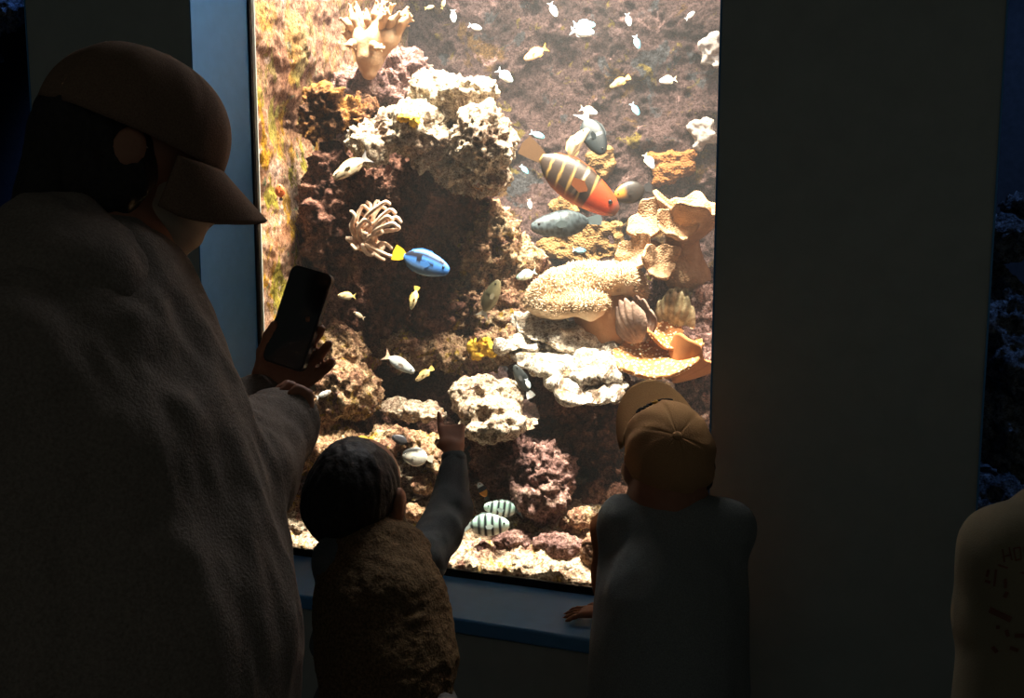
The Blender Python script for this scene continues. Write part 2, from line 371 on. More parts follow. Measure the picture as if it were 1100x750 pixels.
for k, (a, b) in enumerate(WIN):
    w = empty('window_%d' % (k+1), ((a+b)/2, YG, SILL)); S(w)
    boxes('pane', [((a, YG, SILL+0.012), (b, YG+0.018, ZT))], M['glass'], w)
    boxes('gasket', [((a, YG-0.012, SILL), (b, YG-0.001, SILL+0.018))], M['gasket'], w, 0.002)
    boxes('gasket', [((a, YG-0.012, SILL+0.018), (a+0.007, YG-0.001, ZT))], M['gasket'], w, 0.002)
    boxes('gasket', [((b-0.007, YG-0.012, SILL+0.018), (b, YG-0.001, ZT))], M['gasket'], w, 0.002)
    # painted lining of the opening: sloping ledge with a lip and the two side reveals
    V = [(a, YW-0.012, SILL-0.035), (b, YW-0.012, SILL-0.035), (b, YG-0.012, SILL-0.035), (a, YG-0.012, SILL-0.035),
         (a, YW-0.012, SILL-0.003), (b, YW-0.012, SILL-0.003), (b, YG-0.012, SILL+0.003), (a, YG-0.012, SILL+0.003)]
    t = meshobj('trim_%d' % (3*k+1), V, [(0,3,2,1),(4,5,6,7),(0,1,5,4),(1,2,6,5),(2,3,7,6),(3,0,4,7)], M['reveal'], smooth=False); S(t)
    mb = t.modifiers.new('bevel', 'BEVEL'); mb.width = 0.006; mb.segments = 3
    S(boxes('trim_%d' % (3*k+2), [((a-0.001, YW-0.002, SILL), (a+0.002, YG, ZT))], M['reveal']))
    S(boxes('trim_%d' % (3*k+3), [((b-0.002, YW-0.002, SILL), (b+0.001, YG, ZT))], M['reveal']))

# ------------------------------------------------------------------ tank shells, crusted with growth
def crust(name, fn, nu, nv, mat, amp, seed):
    u, v = np.meshgrid(np.linspace(0, 1, nu), np.linspace(0, 1, nv), indexing='ij')
    V, nrm = fn(u.ravel(), v.ravel()); V = np.asarray(V, float)
    d = fbm(V*5, 5, seed, 0.55)*amp + np.maximum(fbm(V*16, 4, seed+9, 0.6), 0)*amp*0.55
    V = V + np.asarray(nrm)[None, :]*d[:, None]
    o = meshobj(name, V, grid_faces(nu, nv), mat); S(o)
    return o
ZB0, ZB1 = 0.55, 2.7
XL, XR = -1.415, -0.20
crust('wall_tank_back', lambda u, v: (np.stack([XL-0.05+u*(XR-XL+0.1), np.full_like(u, YB), ZB0+v*(ZB1-ZB0)], 1), (0, -1, 0)), 260, 380, M['tank_back'], 0.028, 3)
crust('wall_tank_left', lambda u, v: (np.stack([np.full_like(u, XL), YG+0.02+u*(YB-YG+0.05), ZB0+v*(ZB1-ZB0)], 1), (1, 0, 0)), 190, 380, M['tank_left'], 0.018, 5)
S(boxes('wall_tank_right', [((XR, YG+0.02, 0.3), (XR+0.04, YB+0.1, 2.6))], M['rock_mauve']))
S(boxes('wall_tank_outer', [((-3.6, YB+0.16, 0.0), (2.2, YB+0.2, 3.6))], M['ceiling']))
S(boxes('wall_tank_partition', [((XL-0.12, YG+0.02, 0.0), (XL-0.08, YB+0.15, 3.6))], M['ceiling']))
S(boxes('wall_tank_divider', [((XR+0.05, YG+0.02, 0.0), (XR+0.09, YB+0.15, 3.6))], M['ceiling']))
S(boxes('wall_tank_front', [((-3.6, YG+0.0, 2.9), (2.2, YG+0.04, 3.6))], M['ceiling']))

S(boxes('wall_tank_end', [((-3.62, YG+0.02, 0.0), (-3.58, YB+0.2, 3.6))], M['ceiling']))
S(boxes('wall_tank_stop', [((2.16, YG+0.02, 0.0), (2.2, YB+0.2, 3.6))], M['ceiling']))
S(boxes('wall_left', [((-3.66, -2.2, 0.0), (-3.6, YG+0.02, 2.9))], M['wall']))
S(boxes('ceiling_tank', [((-3.6, YG, 3.6), (2.2, YB+0.2, 3.64))], M['ceiling']))
# sand bed: slopes up from the pane to the back
nu, nv = 300, 210
u, v = np.meshgrid(np.linspace(XL+0.0, XR, nu), np.r_[YG+0.019, np.linspace(YG+0.0192, YB, nv-1)], indexing='ij')
def sand_z(x, y):
    t = np.clip((np.asarray(y)-YG)/0.42, 0, 1)
    p = np.stack([x, y, np.zeros_like(x)], -1)
    return SILL+0.014+0.18*t**1.0 + 0.022*fbm(p*10, 3, 41)*np.clip(t*6, 0.25, 1) + 0.012*np.maximum(fbm(p*30, 5, 44, 0.65), -0.3)
V = np.stack([u.ravel(), v.ravel(), sand_z(u.ravel(), v.ravel())], 1)
V[v.ravel() < YG+0.0191, 2] = SILL-0.06
sb = meshobj('sand_bed', V, grid_faces(nu, nv), M['sand'])
tag(sb, 'pale pink coral sand and gravel covering the tank floor', 'sand', kind='stuff')

# ------------------------------------------------------------------ reef rocks
def rock(name, label, blobs, mat, h=0.006, amp=0.016, seed=0, k=0.03, holes=(), group=None, freq=11, cat='rock'):
    s = Sdf()
    for (px, py, Y, rx, rz, ry) in blobs:
        q = MPP(Y, px); s.ell(P(px, py, Y), (rx*q, ry, rz*q), k=k)
    for (px, py, Y, rx, rz, ry) in holes:
        q = MPP(Y, px); s.ell(P(px, py, Y), (rx*q, ry, rz*q), k=0.008, sub=True)
    V, F = s.mesh(h); N = vnormals(V, F)
    r = np.abs(fbm(V*freq*2.3, 3, seed+5, 0.55))
    d = amp*(0.9*fbm(V*freq, 4, seed, 0.55) + 0.55*(0.45-r)) + amp*0.5*fbm(V*freq*6, 3, seed+20, 0.6)
    V = V + N*d[:, None]
    # keep every rock inside the tank
    V[:, 1] = np.clip(V[:, 1], YG+0.022, None)
    o = meshobj(name, V, F, mat); tag(o, label, cat, group); return o

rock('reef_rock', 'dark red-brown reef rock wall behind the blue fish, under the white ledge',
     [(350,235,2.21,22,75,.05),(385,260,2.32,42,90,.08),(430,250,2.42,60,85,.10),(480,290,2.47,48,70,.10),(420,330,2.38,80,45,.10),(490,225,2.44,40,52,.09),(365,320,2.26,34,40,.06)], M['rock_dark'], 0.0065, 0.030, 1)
rock('reef_rock', 'sunlit white overhanging rock ledge at the upper middle of the tank',
     [(490,100,2.32,46,20,.07),(519,150,2.26,33,34,.08),(432,140,2.24,52,24,.07),(395,152,2.20,26,20,.05),(470,150,2.32,46,32,.07),(505,185,2.34,38,28,.07)], M['rock_pale'], 0.005, 0.022, 2, 0.014,
     holes=[(474,130,2.22,20,15,.09),(500,113,2.24,9,7,.05),(445,176,2.16,28,18,.09),(492,188,2.16,30,26,.09),(410,182,2.13,16,14,.06)])
rock('reef_rock', 'mauve rock with the finger-lobed coral on top, under the tank rim',
     [(392,95,2.44,40,28,.08),(430,82,2.5,32,26,.08),(368,105,2.40,24,28,.05),(445,112,2.48,40,18,.07)], M['rock_mauve'], 0.0055, 0.024, 3)
rock('orange_crust_coral', 'orange-brown crusted coral lump hanging beside the left tank wall',
     [(347,122,2.20,20,26,.04),(372,128,2.22,26,11,.04),(332,133,2.18,12,22,.035),(392,120,2.26,22,9,.04)], M['rock_orange'], 0.0045, 0.028, 4, cat='coral')
rock('reef_rock', 'mottled rock column with a white-lit crown right of the blue fish',
     [(530,243,2.42,26,24,.06),(525,278,2.42,28,34,.07),(555,285,2.44,18,30,.05),(540,330,2.42,34,30,.07),(502,325,2.44,26,36,.07),(510,300,2.43,20,30,.05)], M['rock_mix'], 0.005, 0.026, 5, 0.02,
     holes=[(560,278,2.38,8,12,.03),(530,268,2.34,15,16,.05)])
rock('reef_rock', 'tan boulder with a bulging face just right of the phone hand',
     [(370,378,2.22,26,28,.06),(365,420,2.15,30,28,.06),(388,420,2.18,18,30,.05)], M['rock_mix'], 0.005, 0.020, 6)
rock('reef_rock', 'long pink-topped rock shelf below the blue fish',
     [(455,374,2.36,40,20,.08),(495,380,2.38,46,20,.08),(535,368,2.36,34,18,.07),(430,375,2.34,24,18,.05),(400,360,2.36,30,18,.06)], M['rock_mix'], 0.005, 0.024, 7, 0.02)
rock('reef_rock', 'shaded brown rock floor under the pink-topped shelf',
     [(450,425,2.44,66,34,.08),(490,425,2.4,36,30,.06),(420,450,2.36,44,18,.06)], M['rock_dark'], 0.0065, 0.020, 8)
rock('flat_rock', 'flat pale slab lying just above the pointing child\'s head',
     [(438,441,2.22,42,9,.05),(455,445,2.2,28,8,.04)], M['rock_pale'], 0.0045, 0.013, 9)
# stepped plate coral, bright white from above
pl = empty('plate_coral', P(610, 425, 2.3), 'white stepped plate coral ledge below the fluffy coral', 'coral')
def plate(px, py, Y, rx, rz, ry, seed, amp=0.026):
    s = Sdf(); q = MPP(Y, px); s.ell(P(px, py, Y), (rx*q, ry, rz*q), frame((1, -0.1, -0.25), (0, -0.35, 1)), k=0.01)
    V, F = s.mesh(0.0042); N = vnormals(V, F)
    r_ = np.abs(fbm(V*17, 3, seed+7, 0.5)); V = V + N*(amp*0.75*fbm(V*10, 4, seed, 0.5)+amp*0.9*(0.3-r_))[:, None] + np.array([0, 0, 1.0])*(0.020*vnoise(V*11, seed+3))[:, None]
    meshobj('plate', V, F, M['rock_white'], pl)
for i, a in enumerate([(590,358,2.36,50,9,.08),(640,368,2.38,26,8,.06),(578,380,2.30,36,8,.06),(606,396,2.27,40,7,.06),(647,394,2.28,26,7,.05),(630,418,2.24,44,8,.06),(558,368,2.30,24,9,.05),(658,416,2.26,18,7,.04)]):
    plate(*a, seed=60+i)
rock('reef_rock', 'brown rock carrying the white plate coral, sloping to the right',
     [(600,392,2.42,48,22,.07),(640,412,2.40,36,20,.07),(570,400,2.40,24,28,.06),(605,425,2.36,34,24,.06)], M['rock_dark'], 0.006, 0.018, 10)
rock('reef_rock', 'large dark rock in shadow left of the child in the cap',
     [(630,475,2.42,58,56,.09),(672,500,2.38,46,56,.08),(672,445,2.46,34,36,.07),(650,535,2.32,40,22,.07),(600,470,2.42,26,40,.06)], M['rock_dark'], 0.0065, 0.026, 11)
# barnacle-pocked rock in front of the pointing finger
rock('pocked_rock', 'round cream rock full of fluted hollows above the pointing finger',
     [(523,436,2.22,40,32,.06),(502,424,2.23,16,18,.045),(545,426,2.23,20,20,.045),(516,460,2.15,28,15,.05),(542,455,2.15,22,15,.05),(526,446,2.17,36,20,.05)], M['rock_pale'], 0.0035, 0.010, 12, 0.012,
     holes=[(508,424,2.15,11,8,.04),(541,430,2.14,12,7,.04),(517,446,2.115,10,9,.04),(549,458,2.10,9,8,.035),(526,410,2.18,12,8,.05),(497,454,2.12,8,8,.03),(529,470,2.09,9,8,.04),(536,446,2.12,6,5,.03)])
rock('reef_rock', 'knobbly mauve boulder directly under the cream pocked rock',
     [(555,497,2.23,44,32,.07),(588,508,2.20,30,32,.06),(527,490,2.26,22,20,.05),(575,535,2.16,32,14,.05),(600,522,2.17,18,20,.045)], M['rock_mauve'], 0.0045, 0.026, 13, 0.02)
rock('reef_rock', 'dark crumbly rock at the right edge under the folded leather coral',
     [(735,308,2.56,40,20,.07),(757,335,2.52,26,34,.07),(745,385,2.46,26,34,.06),(768,430,2.42,30,60,.06),(720,345,2.54,30,30,.07)], M['rock_mauve'], 0.006, 0.024, 14)
rock('reef_rock', 'low pink rock ridge left of the pointing child\'s head',
     [(352,446,2.15,22,12,.04),(335,478,2.12,36,14,.05),(372,476,2.14,28,12,.045),(305,492,2.10,26,14,.045)], M['rock_mix'], 0.0045, 0.018, 15)
rock('reef_rock', 'pink rubble mound between the cream slab and the pointing child\'s hair',
     [(420,464,2.18,28,11,.045),(460,480,2.15,32,14,.045),(400,482,2.13,32,12,.045),(482,505,2.12,18,20,.04)], M['rock_mix'], 0.0045, 0.018, 16)
rock('reef_rock', 'shadowed rock closing the gap behind the pointing hand',
     [(500,505,2.34,28,38,.05),(475,470,2.33,36,22,.05)], M['rock_dark'], 0.0065, 0.018, 17)
# loose rubble on the sand
rub = [(546,583,2.10,22,13,.03,'rock_mauve','plump brown-pink stone on the sand nearest the pane'),
       (600,586,2.10,30,12,.03,'rock_mauve','long rusty-pink stone lying on the sand near the standing child'),
       (580,556,2.18,26,12,.03,'rock_mauve','knobbly pink stone right behind the striped fish'),
       (566,572,2.15,12,12,.02,'rock_mix','upright tan coral stub leaning over the long rusty-pink stone'),
       (625,556,2.15,16,11,.03,'rock_mix','pale lumpy stone beside the sleeve of the child in the cap'),
       (640,590,2.08,13,22,.03,'rock_mix','cream encrusted chunk at the body of the child in the cap'),
       (613,567,2.17,14,9,.02,'rock_mix','small tan stone behind the long rusty-pink stone'),
       (520,590,2.07,12,6,.02,'rock_mauve','small brown pebble left of the plump stone'),
       (308,540,2.10,20,10,.03,'rock_mix','rounded pink stone by the lower left corner of the pane'),
       (330,522,2.14,22,10,.03,'rock_mauve','dusky stone touching the pointing child\'s hair'),
       (345,470,2.30,18,14,.03,'rock_pale','yellowish boulder left of the pointing child\'s crown'),
       (455,520,2.12,16,10,.03,'rock_mix','pink stone between the pointing child\'s ear and sleeve'),
       (447,550,2.08,14,8,.02,'rock_mix','pale stone beside the pointing child\'s shoulder'),
       (500,545,2.16,10,18,.03,'rock_mix','narrow tan stone standing beside the raised sleeve'),
       (318,565,2.06,16,7,.02,'rock_pale','flat whitish stone at the bottom left of the sand'),
       (560,606,2.04,14,5,.015,'rock_pale','flat cream pebble in the middle of the front sand'),
       (605,612,2.04,12,5,.015,'rock_pale','flat cream pebble at the right of the front sand')]
for i, (px, py, Y, rx, rz, ry, mk, lb) in enumerate(rub):
    rock('rubble_stone', lb, [(px,py,Y,rx,rz,ry),(px+rx*.4,py+rz*.25,Y+.008,rx*.6,rz*.75,ry*.8)], M[mk], 0.004, 0.009, 100+i, 0.012, freq=18, group='loose stones on the coral sand')
# neighbouring tanks
for (xa, xb, lb) in ((XR+0.09, 2.16, 'dim blue-lit sand on the floor of the right tank'), (-3.58, XL-0.12, 'dim blue-lit sand on the floor of the left tank')):
    uu, vv = np.meshgrid(np.linspace(xa, xb, 90), np.linspace(YG+0.02, YB+0.15, 50), indexing='ij')
    Vs = np.c_[uu.ravel(), vv.ravel(), np.zeros(uu.size)]
    Vs[:, 2] = SILL+0.01+0.22*np.clip((Vs[:, 1]-YG)/0.6, 0, 1)+0.02*fbm(Vs*8, 4, 77)*np.clip((Vs[:, 1]-YG)*8, 0, 1)
    tag(meshobj('sand_bed', Vs, grid_faces(90, 50), M['rock_blue']), lb, 'sand', kind='stuff')
def side_rocks(lst, seed0):
    for i, (nm, lb, bl) in enumerate(lst): rock(nm, lb, bl, M['rock_blue'], 0.008, 0.024, seed0+i)
side_rocks([('reef_rock', 'round dark rock high in the blue tank at the right edge', [(1095,225,2.5,22,18,.08)]),
            ('reef_rock', 'grey ledge in the middle of the blue right tank', [(1090,250,2.45,34,16,.09),(1075,265,2.45,20,14,.06)]),
            ('reef_rock', 'pale blue-lit rock face halfway down the right tank', [(1085,350,2.42,34,46,.08),(1110,390,2.4,46,40,.08),(1060,320,2.5,26,40,.07)]),
            ('reef_rock', 'broad dim blue rock low in the right tank', [(1075,450,2.42,50,46,.09),(1115,470,2.42,50,50,.09)]),
            ('reef_rock', 'pointed blue boulder above the printed shirt', [(1072,528,2.3,22,22,.06),(1066,545,2.28,26,18,.06),(1110,550,2.3,30,18,.06)])], 150)
side_rocks([('reef_rock', 'cloudy blue rock in the tank at the top left corner', [(0,4,2.6,34,26,.08),(-50,40,2.6,50,50,.09),(-90,130,2.62,60,90,.10),(-100,260,2.6,70,110,.11),(-100,400,2.56,80,110,.12),(-90,520,2.5,80,90,.12)])], 160)
# ------------------------------------------------------------------ people
M['skin'] = plain('skin', (0.30, 0.135, 0.08), 0.55, 0.3, 0.08, 60, 0.05, 400)
M['hair'] = plain('black_hair', (0.018, 0.014, 0.012), 0.6, 0.25, 0.4, 120, 0.5, 160)
M['jacket_adult'] = cloth('taupe_corduroy', (0.19, 0.155, 0.13), 300, 0.5)
M['cap_adult'] = cloth('taupe_cap_cotton', (0.17, 0.105, 0.07), 500, 0.3)
M['mask'] = cloth('pale_mask_fabric', (0.46, 0.36, 0.27), 700, 0.2, 0.05)
M['dark_trousers'] = cloth('charcoal_trouser_cloth', (0.12, 0.12, 0.13), 500)
M['shoe'] = plain('dark_shoe_leather', (0.03, 0.028, 0.027), 0.5)
M['fleece'] = cloth('brown_fleece', (0.13, 0.085, 0.047), 220, 1.0, 0.5)
M['sleeve_grey'] = cloth('charcoal_knit', (0.10, 0.11, 0.112), 500, 0.3)
M['vest_grey'] = cloth('grey_sweatshirt', (0.20, 0.21, 0.205), 500, 0.3)
M['sleeve_rust'] = cloth('rust_sleeve_cotton', (0.34, 0.13, 0.06), 500, 0.3)
M['cap_child'] = cloth('tan_cap_cotton', (0.42, 0.235, 0.115), 500, 0.35, 0.12)
M['thread_black'] = plain('black_thread', (0.01, 0.01, 0.012), 0.8)
M['thread_gold'] = plain('gold_thread', (0.55, 0.30, 0.05), 0.7)
M['phone_body'] = plain('black_phone_shell', (0.012, 0.012, 0.013), 0.35, 0.4)
M['phone_glass'] = plain('dark_phone_glass', (0.008, 0.009, 0.010), 0.12, 0.5)
M['shirt_beige'] = cloth('beige_shirt_cotton', (0.19, 0.16, 0.105), 500, 0.2, 0.06)
M['print_ink'] = plain('dark_red_print_ink', (0.14, 0.06, 0.04), 0.8, 0.1)
M['pale_cuff'] = cloth('grey_blue_cuff', (0.17, 0.21, 0.235), 500, 0.2, 0.06)

def cloth_mesh(name, s, mat, parent, h=0.007, amp=0.004, seed=0, stretch=(14, 14, 5), fine=0.0, clip=None):
    V, F = s.mesh(h, clip); N = vnormals(V, F)
    d = amp*fbm(V*np.array(stretch), 3, seed)
    if fine: d = d + fine*fbm(V*90, 2, seed+4)
    return meshobj(name, V+N*d[:, None], F, mat, parent)
def head(s, c, fwd, up, w, k=0.012):
    """skull, jaw, brow, nose, lips, ears; w = half width of the head"""
    R = frame(fwd, up); X, Yl, Z = R[:, 0], R[:, 1], R[:, 2]          # forward, left, up
    at = lambda a, b, d: c + X*a*w + Yl*b*w + Z*d*w
    s.ell(at(-0.10, 0, 0.18), (1.20*w, 0.98*w, 1.05*w), R, k)
    s.ell(at(0.32, 0, -0.55), (0.80*w, 0.72*w, 0.85*w), R, 0.03)       # face and jaw
    s.ell(at(0.80, 0, -1.12), (0.30*w, 0.34*w, 0.26*w), R, 0.02)       # chin
    s.cap(at(1.03, 0.35, 0.02), at(1.03, -0.35, 0.02), 0.13*w, None, 0.012)   # brow
    s.cap(at(1.06, 0, -0.10), at(1.26, 0, -0.44), 0.10*w, 0.15*w, 0.008)      # nose
    s.cap(at(1.06, 0.22, -0.78), at(1.06, -0.22, -0.78), 0.08*w, None, 0.006) # lips
    for sg in (-1, 1):
        s.ell(at(-0.10, sg*1.08, -0.22), (0.24*w, 0.15*w, 0.36*w), R, 0.006)  # ears
        s.ell(at(0.99, sg*0.40, -0.14), (0.12*w, 0.17*w, 0.12*w), R, 0.004)   # eyelids
    return R
def hand(s, wrist, d, n, th, L, curl, spread=0.06, thumb=(0.9, 0.35), index_straight=False):
    """wrist point, finger direction, palm normal, thumb side, hand length"""
    d = unit(d); n = unit(np.asarray(n)-d*np.dot(n, d)); th = unit(np.cross(d, n))*np.sign(np.dot(np.cross(d, n), th))
    wrist = np.asarray(wrist, float); W = 0.42*L
    for i in range(4):
        o = (0.5-i/3.0)*W
        s.cap(wrist+th*o*0.55+d*0.06*L, wrist+th*o*0.86+d*0.47*L, 0.085*L, 0.068*L, 0.008)
        base = wrist+th*o*0.90+d*0.50*L; ang = 0.0; p = base
        ln = [0.40, 0.46, 0.43, 0.33][i]*L; c = 0.04 if (index_straight and i == 0) else curl[i]
        dirs = unit(d+th*(0.5-i/3.0)*spread*2)
        for j, fr in enumerate((0.44, 0.32, 0.24)):
            ang += c*(0.9 if j == 0 else 1.0)
            v = dirs*math.cos(ang)+n*math.sin(ang); q = p+v*ln*fr
            s.cap(p, q, (0.056-0.006*j)*L, (0.051-0.006*j)*L, 0.003); p = q
    b = wrist+th*W*0.42+d*0.12*L; v = unit(th*thumb[0]+d*0.75+n*thumb[1])
    p1 = b+v*0.20*L; v2 = unit(v+d*0.5); p2 = p1+v2*0.17*L; v3 = unit(v2+d*0.3+n*0.2); p3 = p2+v3*0.13*L
    s.cap(wrist+th*W*0.15+d*0.08*L, b, 0.085*L, 0.075*L, 0.012); s.chain([b, p1, p2, p3], [0.075*L, 0.062*L, 0.056*L, 0.046*L], 0.006)
def cap_hat(parent, c, fwd, up, rx, ry, rz, bill, mat, droop=0.35, name='cap', tilt=0.0):
    """crown of six panels, button, curved bill"""
    R = frame(fwd, up); X, Yl, Z = R[:, 0], R[:, 1], R[:, 2]; nu, nv = 96, 26
    V = []
    for i in range(nu):
        a = 2*math.pi*i/nu; seam = math.exp(-((((a+math.pi/6) % (math.pi/3))-math.pi/6)/0.05)**2)
        for j in range(nv):
            t = j/(nv-1); e = t*math.pi/2*0.999
            rr = math.cos(e)**0.82; zz = math.sin(e)**0.92
            r_ = rr-0.012*seam*(1-t*0.6)
            wr = 0.0016*math.sin(a*9+t*7)*rr
            V.append(c+X*(ry*r_*math.cos(a)+wr)+Yl*(rx*r_*math.sin(a)+wr)+Z*(rz*zz*(1-0.012*seam)))
    crown = meshobj(name, np.array(V), grid_faces(nu, nv, True), mat, parent)
    so = crown.modifiers.new('thickness', 'SOLIDIFY'); so.thickness = 0.0025; so.offset = -1
    nu, nv = 41, 14; V = []
    for i in range(nu):
        sx = -1+2*i/(nu-1); a = sx*math.radians(68)
        for j in range(nv):
            t = j/(nv-1); ex = bill*t*(1-abs(sx)**2.6)**0.6
            V.append(c+X*(ry*1.0*math.cos(a)+ex)+Yl*(rx*1.0*math.sin(a)*(1+0.05*t))+Z*(0.004-droop*rx*(sx*sx)*(0.15+0.85*t)*0.9-tilt*ex))
    b = meshobj('bill', np.array(V), grid_faces(nu, nv), mat, crown)
    so = b.modifiers.new('thickness', 'SOLIDIFY'); so.thickness = 0.004; so.offset = 0
    s = Sdf(); s.ell(c+Z*rz, (0.008, 0.008, 0.004), R, 0.001); V, F = s.mesh(0.0015); meshobj('button', V, F, mat, crown)
    return crown, R
def legs(s, hips, feet, r, k=0.03):
    for hp, ft in zip(hips, feet):
        kn = (np.asarray(hp)*0.48+np.asarray(ft)*0.52); s.chain([hp, kn, np.asarray(ft)+[0, 0, 0.07]], [r[0], r[1], r[2]], k)
def shoe(parent, ft, d, L, mat):
    d = unit(np.array([d[0], d[1], 0])); s = Sdf(); ft = np.asarray(ft, float)
    s.cap(ft+[0, 0, 0.045]-d*0.2*L, ft+d*0.62*L+[0, 0, 0.032], 0.042, 0.032, 0.01).cap(ft+[0, 0, 0.05], ft+[0, 0, 0.085], 0.04, 0.04, 0.02)
    V, F = s.mesh(0.008); V[:, 2] = np.maximum(V[:, 2], 0.001); meshobj('shoe', V, F, mat, parent)
flat = lambda v: unit([v[0], v[1], 0])

# ---- the adult with the phone, standing at the left in profile
def make_adult():
    face = unit(CR*0.86+CF*0.46+np.array([0, 0, -0.30])); upv = unit(np.array([0, 0, 1])+0.42*flat(face))
    body_f = unit(flat(CR*0.60+CF*0.80)); side = np.array([body_f[1], -body_f[0], 0])      # side = the person's right
    Hc = D(140, 154, 1.20); hips = D(105, 800, 1.10); hips[2] = 0.80
    root = empty('person', (hips[0], hips[1], 0), 'adult in taupe jacket, cap and face mask, looking down and holding up a phone', 'person')
    neck = D(118, 305, 1.16); chest = D(95, 430, 1.13)
    shR, shL = D(35, 385, 1.02), D(142, 370, 1.27)
    elR, elL = D(185, 560, 1.10), D(225, 500, 1.36)
    wrR, wrL = D(276, 478, 1.31), D(284, 424, 1.50)
    s = Sdf(); R = head(s, Hc, face, upv, 0.078)
    s.chain([Hc-R[:, 2]*0.06-R[:, 0]*0.02, neck], [0.055, 0.06], 0.03)
    s.chain([neck, chest, D(110, 600, 1.12), hips], [0.075, 0.125, 0.125, 0.13], 0.05)
    s.cap(shR, shL, 0.06, 0.06, 0.04)
    for a, b, c in ((shR, elR, wrR), (shL, elL, wrL)): s.chain([a, b, c], [0.05, 0.04, 0.028], 0.02)
    hl, hr = hips-side*0.09, hips+side*0.09
    fl, fr = np.array([hl[0], hl[1], 0]), np.array([hr[0], hr[1], 0])
    legs(s, (hl, hr), (fl, fr), (0.085, 0.06, 0.045))
    # left hand: palm behind the phone, thumb on the near edge, finger tips around the far edge
    hd = unit(CU*0.66+CR*0.75)
    hand(s, D(284, 424, 1.50), hd, -CF, CU*0.75-CR*0.66, 0.158, (0.34, 0.36, 0.40, 0.46), 0.10, (0.62, 0.25))
    hand(s, wrR, unit(CR*0.62+CU*0.45+CF*0.45), unit(CU*0.8-CR*0.4), -CR, 0.15, (1.0, 1.05, 1.1, 1.1), 0.02, (0.3, 0.8))
    V, F = s.mesh(0.005); meshobj('body', V, F, M['skin'], root)
    # hair
    h = Sdf(); h.ell(Hc-R[:, 0]*0.022+R[:, 2]*0.010, (0.084, 0.080, 0.082), R, 0.02)
    h.cap(Hc-R[:, 0]*0.050-R[:, 2]*0.02, Hc-R[:, 0]*0.056-R[:, 2]*0.105, 0.054, 0.046, 0.03)
    for sg in (-1, 1): h.ell(Hc-R[:, 0]*0.012+R[:, 1]*sg*0.064-R[:, 2]*0.058, (0.050, 0.034, 0.056), R, 0.02)
    cf = Hc+R[:, 0]*0.045; nrm = R[:, 0]*0.9-R[:, 2]*0.30
    hclip = lambda x, y, z: (x-cf[0])*nrm[0]+(y-cf[1])*nrm[1]+(z-cf[2])*nrm[2]
    V, F = h.mesh(0.005, hclip); N = vnormals(V, F); V = V+N*(0.004*fbm(V*np.array([60, 60, 12]), 3, 2))[:, None]
    meshobj('hair', V, F, M['hair'], root)
    # cap pulled low
    cap_hat(root, Hc+R[:, 2]*0.006+R[:, 0]*0.002, unit(R[:, 0]-R[:, 2]*0.06), unit(R[:, 2]+R[:, 0]*0.06), 0.096, 0.112, 0.108, 0.070, M['cap_adult'], 0.85, 'cap', 0.45)
    # pleated mask over nose and mouth with its ear loop
    m = Sdf(); w = 0.078; at = lambda a, b, d: Hc+R[:, 0]*a*w+R[:, 1]*b*w+R[:, 2]*d*w
    m.ell(at(0.62, 0, -0.76), (0.80*w, 0.80*w, 0.78*w), R, 0.01).ell(at(1.16, 0, -0.62), (0.36*w, 0.36*w, 0.42*w), R, 0.03).ell(at(0.82, 0, -1.24), (0.54*w, 0.58*w, 0.40*w), R, 0.02)
    V, F = m.mesh(0.004); q = (V-Hc)@R; V = V+vnormals(V, F)*(0.0022*np.sin(q[:, 2]/w*13+q[:, 0]*30))[:, None]
    mk = meshobj('face_mask', V, F, M['mask'], root)
    for sg in (-1, 1):
        tv, tf = tube_vf(spline([at(0.45, sg*0.70, -0.35), at(0.2, sg*0.93, -0.12), at(-0.12, sg*1.1, -0.05), at(-0.34, sg*1.06, -0.3), at(-0.1, sg*1.0, -0.6), at(0.35, sg*0.78, -1.0)], 6), 0.0022, 6)
        meshobj('ear_loop', tv, tf, M['mask'], mk)
    # jacket
    j = Sdf()
    j.chain([D(105, 340, 1.15), chest, D(100, 560, 1.11), D(112, 680, 1.10), D(112, 790, 1.09)], [0.105, 0.155, 0.182, 0.205, 0.205], 0.06)
    j.cap(shR, shL, 0.085, 0.085, 0.05); j.cap(D(140, 368, 1.24), D(152, 400, 1.25), 0.065, 0.06, 0.04); j.chain([D(118, 292, 1.12), D(150, 312, 1.24)], [0.06, 0.045], 0.03)
    j.chain([shR, D(125, 490, 1.03), elR, D(245, 505, 1.22), D(298, 462, 1.33)], [0.085, 0.088, 0.086, 0.078, 0.050], 0.03)
    j.chain([shL, elL, D(268, 440, 1.47)], [0.075, 0.07, 0.048], 0.03)
    j.cap(D(309, 444, 1.36), D(296, 474, 1.35), 0.030, 0.036, 0.03)
    cloth_mesh('jacket', j, M['jacket_adult'], root, 0.007, 0.010, 5, (16, 16, 6))
    hood = Sdf(); hood.ell(D(58, 308, 1.08), (0.11, 0.10, 0.08), None, 0.03).cap(D(55, 290, 1.08), D(150, 318, 1.22), 0.055, 0.035, 0.03).cap(D(60, 268, 1.09), D(138, 290, 1.20), 0.058, 0.042, 0.03).cap(D(150, 312, 1.24), D(192, 378, 1.24), 0.034, 0.022, 0.02)
    cloth_mesh('hood', hood, M['jacket_adult'], root, 0.006, 0.008, 9, (18, 18, 10))
    t = Sdf(); legs(t, (hl, hr), (fl, fr), (0.11, 0.085, 0.075)); t.cap(hl, hr, 0.12, 0.12, 0.04)
    cloth_mesh('trousers', t, M['dark_trousers'], root, 0.012, 0.006, 12)
    for ft in (fl, fr): shoe(root, ft, body_f, 0.25, M['shoe'])
    return hd
hd = make_adult()
